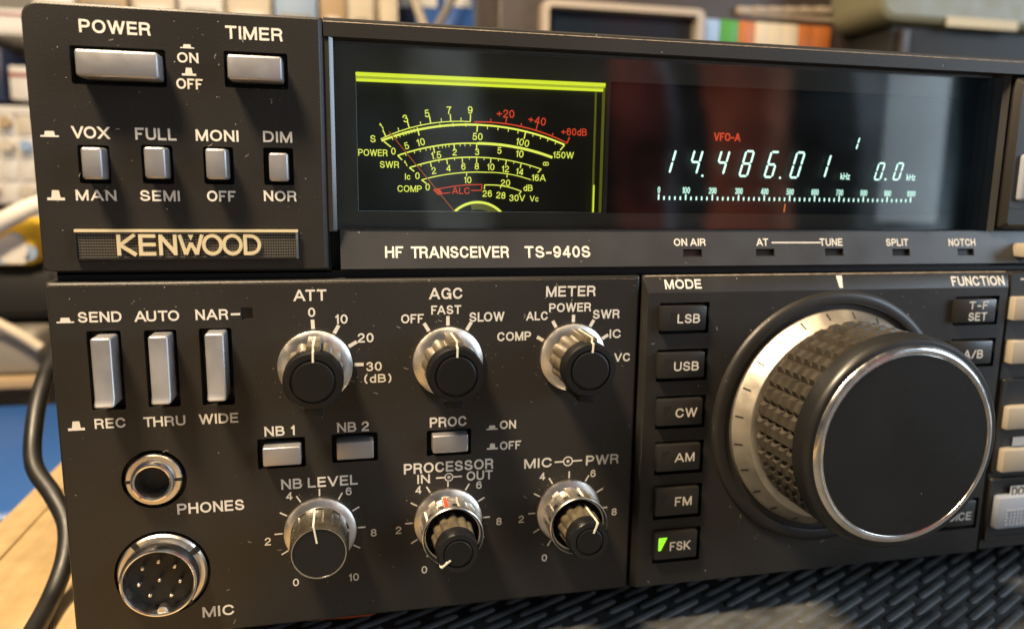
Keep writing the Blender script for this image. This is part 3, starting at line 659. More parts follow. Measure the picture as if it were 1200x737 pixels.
def dual_knob(cx, cz, ang_in, ang_out):
    b = MB()
    b.lathe(cx, cz, [(-2.0, 7.35), (-8.6, 7.2)], m_flute, 168, flute=lambda a, y: 1 - (.07 if math.sin(12 * a) > .15 else 0), cap=False, smooth=False)
    b.lathe(cx, cz, [(-8.6, 6.6), (-8.65, 7.55), (-9.5, 7.55), (-9.75, 7.3)], m_flute, 80, cap=False)
    b.lathe(cx, cz, [(-9.75, 7.3), (-9.65, 7.0), (-5.0, 6.75)], m_well, 64)
    k = rbuild(b, 'dual_knob', radio); skirt(k, cx, cz)
    b = MB()
    b.lathe(cx, cz, [(-4.5, 5.5), (-14.6, 4.95)], m_knob, 96, flute=scallop(12, .10, .3, 2.0), cap=False)
    b.lathe(cx, cz, [(-14.6, 4.0), (-14.65, 5.05), (-17.6, 5.0), (-18.2, 4.65), (-18.3, 3.6), (-17.9, 3.5)], m_gloss, 56, capm=m_well)
    b.lathe(cx, cz, [(-17.8, 3.25), (-18.2, 3.2), (-18.35, 2.95)], m_cap, 40)
    rbuild(b, 'inner_knob', k)
    b = MB(); t = math.radians(ang_in); rot = Matrix.Rotation(t, 3, 'Y'); pv = (cx, 0, cz)
    b.box(cx - .2, cx + .2, -18.2, -7.0, cz + 4.9, cz + 5.24, m_line, 0, 2, rot, pv)
    b.box(cx - .2, cx + .2, -18.48, -17.8, cz + 2.3, cz + 5.05, m_line, 0, 2, rot, pv); rbuild(b, 'pointer', k)
    if ang_out is not None:
        b = MB(); rot = Matrix.Rotation(math.radians(ang_out), 3, 'Y')
        b.box(cx - .42, cx + .42, -8.4, -2.4, cz + 7.0, cz + 7.42, m_red, 0, 2, rot, pv); rbuild(b, 'red_mark', k); k['label'] = 'dual knob with a red mark on its outer ring'
dual_knob(KX[1], KZ2, -128, -10); dual_knob(KX[2], KZ2, 22, None)

# ---- headphone jack and microphone socket
b = MB(); cx, cz = PH
b.lathe(cx, cz, [(2.4, 6.15), (-.4, 6.15), (-.75, 5.9), (-.8, 4.6)], m_skirt, 64, cap=False)
for a in (PI / 2 - .05, -PI / 2 - .05):
    s_ = math.sin(a); b.box(cx + s_ * 5.4 - .75, cx + s_ * 5.4 + .75, -.83, -.3, cz - .45, cz + .3, m_well)
ph = rbuild(b, 'headphone_jack', radio)
b = MB(); b.lathe(cx, cz, [(0, 4.85), (-1.5, 4.85), (-2.2, 4.55), (-2.4, 4.15), (-2.2, 3.75), (-1.5, 3.55), (6, 3.5)], m_chrome, 56, capm=m_well); rbuild(b, 'bushing', ph)
b = MB(); cx, cz = MC
b.lathe(cx, cz, [(2.4, 10.0), (-.2, 10.0), (-.7, 9.6), (-.8, 8.4)], m_skirt, 80, cap=False)
for a in (-.62, .95, 2.5, -2.2):
    rot = Matrix.Rotation(a, 3, 'Y'); b.box(cx - .7, cx + .7, -.86, .2, cz + 8.5, cz + 10.1, m_well, 0, 2, rot, (cx, 0, cz))
mc = rbuild(b, 'microphone_socket', radio)
b = MB(); b.lathe(cx, cz, [(0, 8.75), (-3.8, 8.65), (-4.6, 8.4), (-4.8, 8.0), (-4.6, 7.7), (-3.8, 7.55), (0, 7.5)], m_chrome, 80, cap=False); rbuild(b, 'shell', mc)
b = MB(); b.lathe(cx, cz, [(0, 7.5), (-1.2, 7.5)], m_well, 64); rbuild(b, 'insulator', mc)
for px, py in ((185.5, 658.5), (166.6, 666.6), (204.4, 664), (162.4, 685.5), (186.7, 679.8), (211, 681), (175.6, 698), (200.5, 697.5)):
    x, z = P(px, py, -3.6); b = MB(); b.lathe(x, z, [(-2, .52), (-3.4, .52), (-3.72, .3), (-3.78, .05)], m_chrome, 16); rbuild(b, 'pin', mc)
b = MB(); b.lathe(cx + .3, cz - 7.5, [(-2, 1.15), (-3.9, 1.15), (-4.1, .9)], m_skirt, 24); rbuild(b, 'locating_key', mc)

# ---- bezel round the display, the tilted indicator strip
WX0, WX1, WZ0, WZ1 = -1.9, 180.5, 111.0, 154.3
b = MB()
prof = lambda x: [(x, 9, 158.6), (x, 2.0, 158.6), (x, .6, 158.0), (x, .5, 157.55), (x, .3, 157.4), (x, .3, WZ1), (x, 2.6, WZ1 - .15), (x, 9, WZ1 - .15)]
b.loft([prof(-3.9), prof(X1)], m_panel, closed=False)
b.loft([[(-3.9, y, z) for z in (111, 157.3)] for y in (9, .8)] + [[(-2.6, .5, z) for z in (111, 157.3)], [(WX0, 1.2, z) for z in (111, 157.3)], [(WX0, 9, z) for z in (111, 157.3)]], m_panel, closed=False)
b.loft([[(x, y, z) for z in (111.2, WZ1)] for x, y in ((WX1 - 4.5, 8), (WX1 - 4.5, 5.2), (WX1, 1.5), (WX1 + .3, 1.2))], m_strip, closed=False)
bz = rbuild(b, 'display_bezel', radio)
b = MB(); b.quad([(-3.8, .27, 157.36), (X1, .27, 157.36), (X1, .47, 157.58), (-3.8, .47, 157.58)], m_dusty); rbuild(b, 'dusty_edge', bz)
b = MB(); b.quad([(-2.75, .42, 111.4), (-1.88, .95, 111.4), (-1.88, .95, 154.2), (-2.75, .42, 154.2)], m_edge); rbuild(b, 'polished_edge', bz)
b = MB()
SY = lambda z: .2 + (z - 102.2) / 9.0 * 2.4
lamps = ((801, 292.2, 822.5, 301), (886.5, 291.8, 907.5, 300.2), (967.5, 291.3, 988.3, 299.8), (1046.3, 291.8, 1066, 299.8), (1122.7, 291.5, 1141, 299.5))
holes = []
for l in lamps:
    x0, x1, z0, z1 = pbox(*l, 1.0); holes.append(rect(x0, x1, z0, z1))
sx0, sx1 = -1.3, X1
polys = [[Vector((x, z, 0)) for x, z in rect(sx0, sx1, 102.2, 111.2)]] + [[Vector((x, z, 0)) for x, z in h] for h in holes]
flat = [p for l in polys for p in l]; vs = [b.v(p.x, SY(p.y), p.y) for p in flat]
for t in tessellate_polygon(polys): b.face([vs[i] for i in t], m_strip)
for h in holes:
    b.loft([[(x, SY(z), z) for x, z in h], [(x, SY(z) + 1.2, z) for x, z in h]], m_black)
b.loft([[(x, SY(102.2) + d, 102.2 - e) for x in (sx0, sx1)] for d, e in ((0, 0), (.25, .18), (5, .2))], m_strip, closed=False)
b.loft([[(x, SY(111.2) + d, 111.2 + e) for x in (sx0, sx1)] for d, e in ((0, 0), (.15, .15), (9, .3))], m_strip, closed=False)
b.quad([(sx0, SY(102.2), 102.2), (sx0, SY(111.2), 111.2), (sx0, 9, 111.2), (sx0, 9, 102.2)], m_strip)
strip = rbuild(b, 'indicator_strip', radio)
for h in holes:
    b = MB(); b.face([b.v(x, SY(z) + 1.0, z) for x, z in h], m_lampoff); rbuild(b, 'indicator_lamp', strip)
b = MB(); TY = lambda z: SY(z) - .06
for t in (('HF', 451.5, 473, 296, 13.4), ('TRANSCEIVER', 482, 597.5, 296, 13.4), ('TS-940S', 616, 693.3, 295.6, 13.4),
          ('ON AIR', 793, 830.3, 284.5, 8.6), ('AT', 890.5, 904.5, 284.4, 8.6), ('TUNE', 965, 992, 284.4, 8.6), ('SPLIT', 1043.3, 1069.5, 284.6, 8.4), ('NOTCH', 1117, 1148.5, 284.6, 8.4)):
    b.tpx(*t, y=TY)
b.stroke([P(906, 284.6, 1), P(964, 284.6, 1)], .35, TY, m_print)
rbuild(b, 'lettering', strip)
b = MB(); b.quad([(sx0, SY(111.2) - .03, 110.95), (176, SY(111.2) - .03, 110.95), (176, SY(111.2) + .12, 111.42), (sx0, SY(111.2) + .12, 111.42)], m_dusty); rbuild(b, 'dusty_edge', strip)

# ---- display: glass, mask, meter, frequency readout
b = MB(); b.box(WX0 + .05, WX1 - 1.2, 2.3, 3.6, 111.6, 153.2, m_glass); gl = rbuild(b, 'display_glass', radio)
MY, VY = 6.0, 7.5
mx0, mx1, mz0, mz1 = pbox(416.5, 84.3, 705, 249.5, 5.0)
vx0, vz1 = P(712, 97, 6); vx1, vz0 = P(1148, 253, 6); vz1 = mz1 + .3; vz0 = mz0
b = MB()
polys = [rect(WX0, WX1, 111.2, 154.2), rect(mx0, mx1, mz0, mz1), rect(mx1 + 1.0, vx1, vz0, vz1)]
pp = [[Vector((x, z, 0)) for x, z in l] for l in polys]; flat = [p for l in pp for p in l]; vs = [b.v(p.x, 4.2, p.y) for p in flat]
for t in tessellate_polygon(pp): b.face([vs[i] for i in t], m_mask)
for l in polys[1:]: b.loft([[(x, 4.2, z) for x, z in l], [(x, 4.8, z) for x, z in l]], m_well)
b.loft([[(x, y, z) for x, z in polys[2]] for y in (4.8, 9.0)], m_well); b.face([b.v(x, 9.0, z) for x, z in polys[2]], m_well)
rbuild(b, 'display_mask', radio)

b = MB(); b.box(mx0 - .3, mx1 + .4, MY + .3, 12, mz0 - .5, mz1 + .5, m_plate)
b.box(mx0 - .3, mx0 - .05, 4.9, MY + .3, mz0 - .5, mz1 + .5, m_well); b.box(mx0 - .3, mx1 + .4, 4.9, MY + .3, mz0 - .5, mz0 - .02, m_well)
meter = rbuild(b, 'meter', radio)
b = MB(); za = P(560, 96.5, MY)[1]
b.box(mx0, mx1, 4.9, 5.5, mz1 - .85, mz1 - .02, m_bar, .2); b.box(mx0 + .1, mx1 - .3, 5.5, MY + .25, mz1 - 2.0, mz1 - 1.45, m_bar, .2)
b.box(mx0, mx1, 5.2, 5.9, mz1 - 1.42, mz1 - .88, m_bar3)
b.box(mx1 - .45, mx1 - .1, 4.95, MY + .2, mz0, mz1 - 1.2, m_bar2); b.box(mx1 - 2.4, mx1 - 2.2, 5.1, MY + .2, mz0, mz1 - 2.2, m_bar2)
xg = mx1 - 2.3; b.box(xg - .2, xg + .2, 4.95, 5.09, mz0, mz0 + 7, m_bar, .1)
b.box(mx0, mx0 + .12, 4.92, 5.2, mz0, mz1 - 2.1, m_chrome); b.box(mx0, mx1, 4.92, 5.15, mz0, mz0 + .12, m_chrome)
rbuild(b, 'glow_bar', meter)
def Q(cx_, cy_): return P(400 + cx_ / 3.509, 60 + cy_ / 3.509, MY)      # meter crop -> mm on the dial plate
def fit(pts):
    (ax, az), (bx, bz), (cx, cz) = (Q(*p) for p in pts)
    d = 2 * (ax * (bz - cz) + bx * (cz - az) + cx * (az - bz))
    ux = ((ax * ax + az * az) * (bz - cz) + (bx * bx + bz * bz) * (cz - az) + (cx * cx + cz * cz) * (az - bz)) / d
    uz = ((ax * ax + az * az) * (cx - bx) + (bx * bx + bz * bz) * (ax - cx) + (cx * cx + cz * cz) * (bx - ax)) / d
    return ux, uz, math.hypot(ax - ux, az - uz), math.atan2(ax - ux, az - uz), math.atan2(cx - ux, cz - uz)
b = MB(); rb = MB()
def arc(pts, w, m=m_yel, tgt=None): u_, v_, r_, a0, a1 = fit(pts); (tgt or b).arcline(u_, v_, r_, a0, a1, w, MY, m); return u_, v_, r_, a0, a1
def atick(A, cx_, l0, l1, w, m=m_yel, tgt=None):
    """tick on arc A where it passes the crop column cx_"""
    u_, v_, r_, a0, a1 = A; x = Q(cx_, 330)[0]; a = math.asin(max(-1, min(1, (x - u_) / r_)))
    (tgt or b).stroke([(u_ + (r_ + l0) * math.sin(a), v_ + (r_ + l0) * math.cos(a)), (u_ + (r_ + l1) * math.sin(a), v_ + (r_ + l1) * math.cos(a))], w, MY - .01, m)
S1 = arc([(162, 362), (345, 302), (530, 291)], .22); arc([(165, 369), (400, 310), (560, 304)], .50)
S2 = arc([(560, 304), (740, 327), (918, 386)], .42); S3 = arc([(560, 304), (740, 327), (918, 386)], .3)
R1 = arc([(546, 292), (740, 311), (930, 380)], .30, m_redlit, rb)
for x_ in (183, 280, 368, 450, 530): atick(S1, x_, 0, 1.75, .28)
for x_ in (238, 328, 412, 492): atick(S1, x_, 0, .9, .18)
for x_ in (614, 676, 738, 800, 866): atick(R1, x_, 0, 1.5 if x_ in (676, 800) else .8, .25, m_redlit, rb)
atick(R1, 929, -.1, 1.6, .3, m_redlit, rb)
P1 = (S1[0], S1[1], S1[2] - .35) + S1[3:]
for i, x_ in enumerate((205, 222, 236, 252, 262, 274, 286, 298)): atick(P1, x_, -1.0, 0, .16)
for x_ in (312, 560): atick(P1, x_, -1.9, 0, .3)
for x_ in (405, 459, 512): atick(P1, x_, -.9, 0, .18)
P2 = S2
for x_ in (601, 645, 688, 728): atick(P2, x_, -.9, 0, .18)
for x_ in (758,): atick(P2, x_, -1.8, 0, .3)
for x_ in (790, 822, 852, 884): atick(P2, x_, -.8, 0, .18)
b.stroke([Q(175, 372), Q(204, 395)], .3, MY, m_yel); b.stroke([Q(918, 386), Q(900, 408)], .3, MY, m_yel)
W1 = arc([(232, 430), (460, 382), (560, 380)], .34); W2 = arc([(560, 380), (720, 396), (868, 438)], .62)
for x_ in (262, 298, 322, 346, 364, 398, 414, 428, 442): atick(W1, x_, -.7, 0, .16)
for x_ in (378, 463, 557): atick(W1, x_, -1.6, 0, .28)
for x_ in (488, 508, 530): atick(W1, x_, -.7, 0, .16)
b.stroke([Q(232, 430), Q(250, 448)], .3, MY, m_yel)
C1 = arc([(280, 480), (430, 444), (557, 437)], .30); C2 = arc([(557, 437), (700, 452), (822, 486)], .24)
for x_ in (365, 433, 497, 557): atick(C1, x_, -1.3, 0, .24)
for x_ in (325, 400, 465, 527): atick(C1, x_, -.6, 0, .16)
for x_ in (616, 680, 742): atick(C2, x_, -1.3, 0, .24)
for x_ in (588, 648, 712, 780): atick(C2, x_, -.6, 0, .16)
b.stroke([Q(280, 480), Q(300, 495)], .3, MY, m_yel); b.stroke([Q(822, 486), Q(808, 500)], .26, MY, m_yel)
D1 = arc([(330, 530), (515, 499), (600, 499)], .24); D2 = arc([(600, 499), (700, 508), (780, 530)], .2)
b.stroke([Q(330, 530), Q(350, 545)], .3, MY, m_yel); atick(D1, 515, -.9, 0, .22); atick(D2, 685, -.9, .1, .22)
V1 = arc([(590, 551), (665, 555), (740, 577)], .24); b.stroke([Q(590, 549), Q(588, 568)], .24, MY, m_yel); b.stroke([Q(740, 577), Q(730, 590)], .24, MY, m_yel); atick(V1, 658, -.7, 0, .2)
A1 = arc([(405, 566), (490, 553), (578, 549)], .22, m_redlit, rb)
rb.stroke([Q(578, 549), Q(576, 573), Q(534, 573)], .22, MY - .012, m_redlit); rb.stroke([Q(448, 582), Q(412, 586)], .22, MY, m_redlit)
rb.stroke([Q(380, 570), Q(400, 590), Q(414, 586), Q(400, 566), Q(380, 570)], .3, MY - .013, m_redlit); rb.stroke([Q(392, 568), Q(406, 586)], .6, MY - .008, m_redlit)
def mt(tgt, m, lst):
    for t in lst:
        cx_, cy_ = t[1], t[2]; h = t[3] if len(t) > 3 else 1.62; ro = t[4] if len(t) > 4 else 0
        tgt.ctext(t[0], 400 + cx_ / 3.509, 60 + cy_ / 3.509, h, MY - .02, m, .004, math.radians(ro), {'POWER': .84, 'COMP': .9, 'SWR': .9, '+60dB': .9}.get(t[0], .94))
mt(b, m_yel, [('1', 163, 310, 1.5, 32), ('3', 263, 278, 1.75, 18), ('5', 352, 257, 1.75, 10), ('7', 443, 244, 1.75, 4), ('9', 530, 243, 1.75),
              ('S', 130, 361), ('POWER', 130, 418, 1.55), ('0', 214, 412), ('5', 268, 390, 1.6, 20), ('10', 326, 375, 1.7, 14), ('50', 560, 352, 1.7), ('100', 745, 376, 1.7, -10), ('150W', 913, 428),
              ('SWR', 198, 467, 1.55), ('1', 263, 463, 1.4, 25), ('1.5', 389, 429, 1.7, 8), ('2', 466, 416, 1.6), ('3', 558, 415, 1.6), ('5', 650, 409, 1.6), ('10', 733, 423, 1.7, -6), ('∞', 841, 463, 1.3),
              ('Ic', 273, 516, 1.5), ('0', 313, 513), ('2', 380, 492, 1.6, 10), ('4', 441, 482, 1.6), ('6', 502, 475, 1.6), ('8', 557, 474, 1.6), ('10', 614, 477, 1.6), ('12', 674, 485, 1.6), ('14', 733, 496, 1.6, -8), ('16A', 811, 521),
              ('COMP', 281, 566, 1.55), ('0', 355, 559), ('10', 519, 530, 1.6), ('20', 675, 542, 1.6), ('dB', 768, 563, 1.55), ('26', 600, 586, 1.6), ('28', 656, 593, 1.6, -4), ('30V', 723, 604, 1.6), ('Vc', 793, 607, 1.4)])
mt(rb, m_redlit, [('+20', 675, 258, 1.9), ('+40', 805, 286, 1.9, -8), ('+60dB', 957, 333, 1.75), ('ALC', 492, 574, 1.6)])
hub = fit([(470, 655), (545, 621), (660, 665)])
b.arcline(hub[0], hub[1] - .1, hub[2], hub[3] - .1, hub[4] + .05, .62, MY, m_yel); b.arcline(hub[0], hub[1] - .1, hub[2] - 1.1, hub[3] + .5, hub[4] - .1, 1.3, MY + .01, m_bar2)
rbuild(b, 'meter_scale', meter); rbuild(rb, 'red_scale', meter)
b = MB(); n0 = Q(196, 333); n1 = Q(468, 664)
b.box(-.12, .12, 5.3, 5.42, 0, math.hypot(n1[0] - n0[0], n1[1] - n0[1]), m_needle)
ang = math.atan2(n0[0] - n1[0], n0[1] - n1[1]); rt = Matrix.Rotation(ang, 3, 'Y')
for v in b.bm.verts: v.co = rt @ v.co + Vector((n1[0], 0, n1[1]))
rbuild(b, 'needle', meter)

# frequency readout: seven-segment characters
def V(cx_, cy_): return P(740 + cx_ / 3.3333, 130 + cy_ / 3.3333, VY)
SEG = {'0': 'abcdef', '1': 'bc', '4': 'bcfg', '8': 'abcdefg', '6': 'acdefg'}
freq = MB(); freq.box(vx1 - .8, vx1 - .3, VY + .2, VY + 1.2, vz0 + .5, vz0 + 2, m_well)
b = freq
def digit(tgt, ch, x, ztop, zbot, w, lw=.42, m=m_vfd):
    sk = .13 * (ztop - zbot); h = (ztop - zbot) / 2
    def p(fx, fz): return (x + w * fx + sk * (fz - 1) / 1.0 * 1.0, zbot + h * fz)
    C = {'a': ((0, 2), (1, 2)), 'b': ((1, 2), (1, 1)), 'c': ((1, 1), (1, 0)), 'd': ((0, 0), (1, 0)), 'e': ((0, 1), (0, 0)), 'f': ((0, 2), (0, 1)), 'g': ((0, 1), (1, 1))}
    for s_ in SEG[ch]:
        (ax, az), (bx, bz) = C[s_]; A = Vector(p(ax, az)); B = Vector(p(bx, bz)); d = (B - A).normalized() * lw * .62
        A, B = A + d, B - d; n = Vector((-d.y, d.x)).normalized() * lw / 2
        e = d.normalized() * lw * .45
        pts = [A - e, A + n, B + n, B + e, B - n, A - n]
        tgt.face([tgt.v(q.x, VY, q.y) for q in pts], m)
digs = MB()
for ch, cx_, t_, b_ in (('1', 145, 149, 247), ('4', 250, 151, 250), ('4', 355, 153, 252), ('8', 450, 155, 258), ('6', 548, 158, 262), ('0', 648, 160, 264), ('1', 752, 168, 264)):
    c = V(cx_, (t_ + b_) / 2); zt = V(cx_, t_)[1] - .2; zb = V(cx_, b_)[1] + .2
    digit(digs, ch, c[0] - 1.15, zt, zb, 2.3, .56)
for cx_ in (970, 1043):
    c = V(cx_, 238); digit(digs, '0', c[0] - 1.0, V(cx_, 202)[1] - .2, V(cx_, 272)[1] + .2, 1.9, .48)
c = V(884, 126); digit(digs, '1', c[0] - 1.6, V(884, 104)[1], V(884, 152)[1], 1.7, .44)
for cx_, cy_ in ((277, 254), (580, 262), (992, 268)):
    c = V(cx_, cy_); digs.disc(c[0], c[1], VY, .32, m_vfd, 16)
for tx, cx_, cy_, h in (('kHz', 835, 256, 1.75), ('kHz', 1092, 260, 1.75)):
    c = V(cx_, cy_); digs.text(tx, c[0] - 1.45, c[0] + 1.45, c[1] - h / 2, c[1] + h / 2, VY, m_vfd, .0)
scale = MB()
zs0 = V(600, 352)[1]; zs1 = V(600, 343)[1]; XA = V(106, 340)[0]; XB = V(1090, 348)[0]
for i in range(51):
    x = XA + (XB - XA) * i / 50; zz = V(106 + 984 * i / 50, 340 + 11 * i / 50)[1]; tall = i % 5 == 0
    scale.quad([(x - .2, VY, zz - .5), (x + .2, VY, zz - .5), (x + .2, VY, zz + (.98 if tall else .46)), (x - .2, VY, zz + (.95 if tall else .42))], m_vfd)
for k in range(11):
    x = XA + (XB - XA) * k / 10; zz = V(106 + 984 * k / 10, 309 + 15 * k / 10)[1]; t_ = str(100 * k); w = (.75, 2.25, 2.25)[min(len(t_), 3) - 1] if k < 10 else 2.9
    scale.text(t_, x - w / 2, x + w / 2, zz - .85, zz + .85, VY, m_vfddim, .010)
fr = rbuild(freq, 'frequency_display', radio); rbuild(digs, 'digits', fr); rbuild(scale, 'dial_scale', fr)
b = MB(); x0_, z1_ = V(323, 85); x1_, z0_ = V(425, 120); b.text('VFO-A', x0_, x1_, z0_, z1_, VY, m_redlit, .022); rbuild(b, 'red_legend', fr)
b = MB(); c = V(598, 380); b.quad([(c[0] - .22, VY, c[1] - 1.1), (c[0] + .05, VY, c[1] - 1.1), (c[0] + .25, VY, c[1] + 1.1), (c[0] - .05, VY, c[1] + 1.1)], m_vforange); rbuild(b, 'dial_cursor', fr)

# ---- tuning panel with mode keys and the big knob
TP = -1.5
TC = (131.0, 59.4)
def key(face, well, proud, txts, name, lamp=None, mtl=None, tm=None):
    x0, x1, z0, z1 = pbox(*face, TP - proud)
    wx0, wx1, wz0, wz1 = pbox(*well, TP)
    wells_tune.append((rect(wx0, wx1, wz0, wz1, .3), 2.5, m_well))
    b = MB(); b.box(x0, x1, TP - proud, TP + 2.3, z0, z1, mtl or m_btnblk, .35, 2)
    k = rbuild(b, name, radio)
    if txts:
        b = MB()
        for t in txts: b.tpx(*t, y=TP - proud - .04, off=.012, m=tm or m_print)
        rbuild(b, 'lettering', k)
    if lamp:
        m_, lpx = lamp
        b = MB(); y = TP - proud - .03; a, c_, z0_, z1_ = pbox(*lpx, y)
        b.quad([(a, y, z0_), (a + (c_ - a) * .3, y, z0_), (c_, y, z1_), (a, y, z1_)], m_)
        rbuild(b, 'key_lamp', k)
        if m_ is m_green: k['label'] = 'black mode key marked FSK with its green lamp lit'
for n, (f, tx, lp, lit) in {'LSB': ((776, 359.5, 827, 387), (794, 820.4, 373.3, 10.6), (786, 367, 795, 377), 0), 'USB': ((772.8, 414.5, 825, 442), (790, 819, 429, 10.6), (779, 421, 788, 431), 0),
        'CW': ((771.8, 469.3, 822.5, 497), (791.7, 816.8, 483.3, 10.6), (778, 476, 787, 486), 0), 'AM': ((770.6, 522.6, 820, 550), (791, 813.8, 535.5, 10.3), (776, 529, 785, 539), 0),
        'FM': ((769.2, 574, 818, 601.5), (791, 810.5, 586.9, 10.3), (775, 580, 784, 590), 0), 'FSK': ((768.3, 625.5, 816, 652), (785, 808.8, 639, 10.3), (772, 630.5, 781.5, 644.5), 1)}.items():
    key(f, (f[0] - 2.5, f[1] - 4.5, f[2] + 3, f[3] + 3), 1.6, [(n, *tx)], 'mode_key', (m_green if lit else mat('unlit_lamp', (.02, .02, .018), .2), lp))
key((1122.5, 351.5, 1165.5, 377.5), (1120, 347.5, 1168, 380), 1.6, [('T-F', 1136, 1158.5, 357.8, 9.3), ('SET', 1135, 1156.5, 371, 9.6)], 'function_key')
key((1117, 401, 1161, 426), (1115, 397.5, 1163.5, 429), 1.6, [('A/B', 1129, 1152, 415, 9.8)], 'function_key')
key((1097, 590.5, 1141, 615), (1095, 587, 1143.5, 618), 1.6, [('VOICE', 1103, 1138, 605.5, 9.4)], 'function_key')
b = MB()
fl = lambda d, t: rect(74.3 + d, 186.6 - d, 13.5 + d * .8, 99.9 - t, (.3, .3, .3, .3))
b.plate([(fl(1.1, 4.4), TP), (fl(0, .35), .35), (fl(0, 0), .9), (fl(0, 0), 6)], m_tuning, wells_tune)
tp = rbuild(b, 'tuning_panel', radio)
CHY = lambda z: TP + (z - 95.5) / 4.05 * 1.85 - .06
b = MB(); b.tpx('MODE', 778, 820.4, 332.6, 10.4, y=CHY); b.tpx('FUNCTION', 1112.7, 1174, 328.8, 10.4, y=CHY)
x0, x1, z0, z1 = pbox(980.8, 323, 984.8, 336.5, 0); b.quad([(x0 - .25, CHY(z1), z1), (x0 + .15, CHY(z0), z0), (x1 - .15, CHY(z0), z0), (x1 + .25, CHY(z1), z1)], m_print)
rbuild(b, 'lettering', tp)
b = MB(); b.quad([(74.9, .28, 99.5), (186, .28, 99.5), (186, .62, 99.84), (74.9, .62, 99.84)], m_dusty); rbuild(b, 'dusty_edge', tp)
lint(tp, 77, 184, 15, 95, TP - .03, 10, [(TC[0], TC[1], 36.5)])
b = MB(); b.lathe(*TC, [(TP + .1, 36.0), (TP - .5, 35.8), (TP - 1.1, 35.2), (TP - 1.4, 34.4), (TP - 1.2, 32.9), (TP - .9, 32.6), (TP + 2.5, 32.5)], m_tuning, 128, cap=True, capm=m_well)
rbuild(b, 'knob_surround', radio)
TK = (131.4, 61.1)
b = MB()
b.lathe(*TK, [(-24.4, 25.2), (-24.5, 26.9), (-24.9, 27.2), (-28.3, 26.9), (-29.4, 26.5), (-29.9, 25.9), (-30.0, 24.6)], m_collar, 128, cap=False)
tk = rbuild(b, 'tuning_knob', radio)
b = MB()
b.lathe(*TC, [(0, 30.8), (-2.6, 30.8), (-2.9, 30.6), (-6.2, 27.6), (-6.6, 27.4), (-6.8, 27.0), (-6.8, 24)], m_dial, 144, cap=False); dr = rbuild(b, 'dial_ring', tk)
b = MB()
for i in range(24):
    a = 2 * PI * (i + .35) / 24; rot = Matrix.Rotation(a, 3, 'Y')
    p0 = rot @ Vector((0, -3.3, 30.3)); p1 = rot @ Vector((0, -5.0, 28.75)); t = rot @ Vector((.2, 0, 0)); up = Vector((0, -.06, 0)) + rot @ Vector((0, 0, .06))
    c = Vector((TC[0], 0, TC[1]))
    b.quad([tuple(c + q) for q in (p0 - t + up, p1 - t + up, p1 + t + up, p0 + t + up)], m_well)
rbuild(b, 'dial_marks', dr)
b = MB(); NR, NC = 38, 5; ya, yb = -6.9, -24.4; rb_, rt_ = 25.3, 26.9
def kp(i, y, r): a = 2 * PI * i / NR; return (TK[0] + r * math.sin(a), y, TK[1] + r * math.cos(a))
g = {(i, j): b.v(*kp(i, ya + (yb - ya) * j / NC, rb_)) for i in range(NR) for j in range(NC + 1)}
for i in range(NR):
    for j in range(NC):
        ym = ya + (yb - ya) * (j + .5) / NC; hy = (yb - ya) / NC * .22; hi = .25
        tp4 = [b.v(*kp(i + .5 + a_, ym + c_, rt_)) for a_, c_ in ((-hi, -hy), (hi, -hy), (hi, hy), (-hi, hy))]
        q = [g[(i, j)], g[((i + 1) % NR, j)], g[((i + 1) % NR, j + 1)], g[(i, j + 1)]]
        for k in range(4): b.face([q[k], q[(k + 1) % 4], tp4[(k + 1) % 4], tp4[k]], m_rubber)
        b.face(tp4, m_rubber)
rbuild(b, 'knurled_grip', tk, sharp=5)
b = MB(); b.lathe(*TK, [(-29.9, 24.95), (-30.4, 24.7), (-30.85, 24.1), (-30.95, 23.6), (-30.8, 23.15), (-30.5, 23.0)], m_chrome, 128, cap=False)
b.lathe(*TK, [(-30.5, 23.05), (-30.75, 22.75)], m_chrome, 128, cap=False); rbuild(b, 'rim', tk)
b = MB(); b.lathe(*TK, [(-28, 22.7), (-30.7, 22.7)], m_face, 128); rbuild(b, 'face', tk)

# ---- block at the right of the display and keypad panel beyond the tuning panel
b = MB()
ol = lambda d: rect(182.0 + d, X1 - d, 112.0 + d, 153.6 - d, .8)
b.plate([(ol(1.2), -.6), (ol(0), 1.0), (ol(0), 8)], m_panel)
rbk = rbuild(b, 'memory_panel', radio)
b = MB(); z = P(1186, 243.5)[1]; b.box(183.5, X1 - 1.5, -.75, -.5, z - .15, z + .15, m_panel); rbuild(b, 'dividing_ridge', rbk)
b = MB(); x0, z1 = P(1194.5, 181); x1 = x0 + 14; z0 = P(1195, 236)[1]; b.box(x0, x1, -2.0, 1, z0, z1, m_bluekey, 1.0, 3); rbuild(b, 'push_button', radio)
b = MB(); x0, z1 = P(1192.5, 285); z0 = P(1192, 301)[1]; b.box(x0, x0 + 9, -4.5, 3, z0, z1, m_beige, .5); rbuild(b, 'push_button', radio)
b = MB(); ol = lambda d: rect(187.0 + d, X1 - d, 13.5 + d, 99.9 - d, .5)
b.plate([(ol(.8), -.2), (ol(0), .9), (ol(0), 6)], m_panel)
kp_ = rbuild(b, 'keypad_panel', radio)
b = MB()
fx0 = P(1173, 463, -1.5)[0]
for (pa, pb) in ((444, 556), (560, 634)):
    z1 = P(1168, pa, -1.2)[1]; z0 = P(1160, pb, -1.2)[1]
    o_ = rect(188.2, X1 - 3, z0, z1, .8); i_ = rect(189.4, X1 - 4.2, z0 + 1.1, z1 - 1.1, .5)
    b.loft([[(x, -.15, z) for x, z in o_], [(x, -1.2, z) for x, z in rect(188.5, X1 - 3.3, z0 + .3, z1 - .3, .7)], [(x, -1.2, z) for x, z in i_], [(x, -.3, z) for x, z in i_]], m_panel)
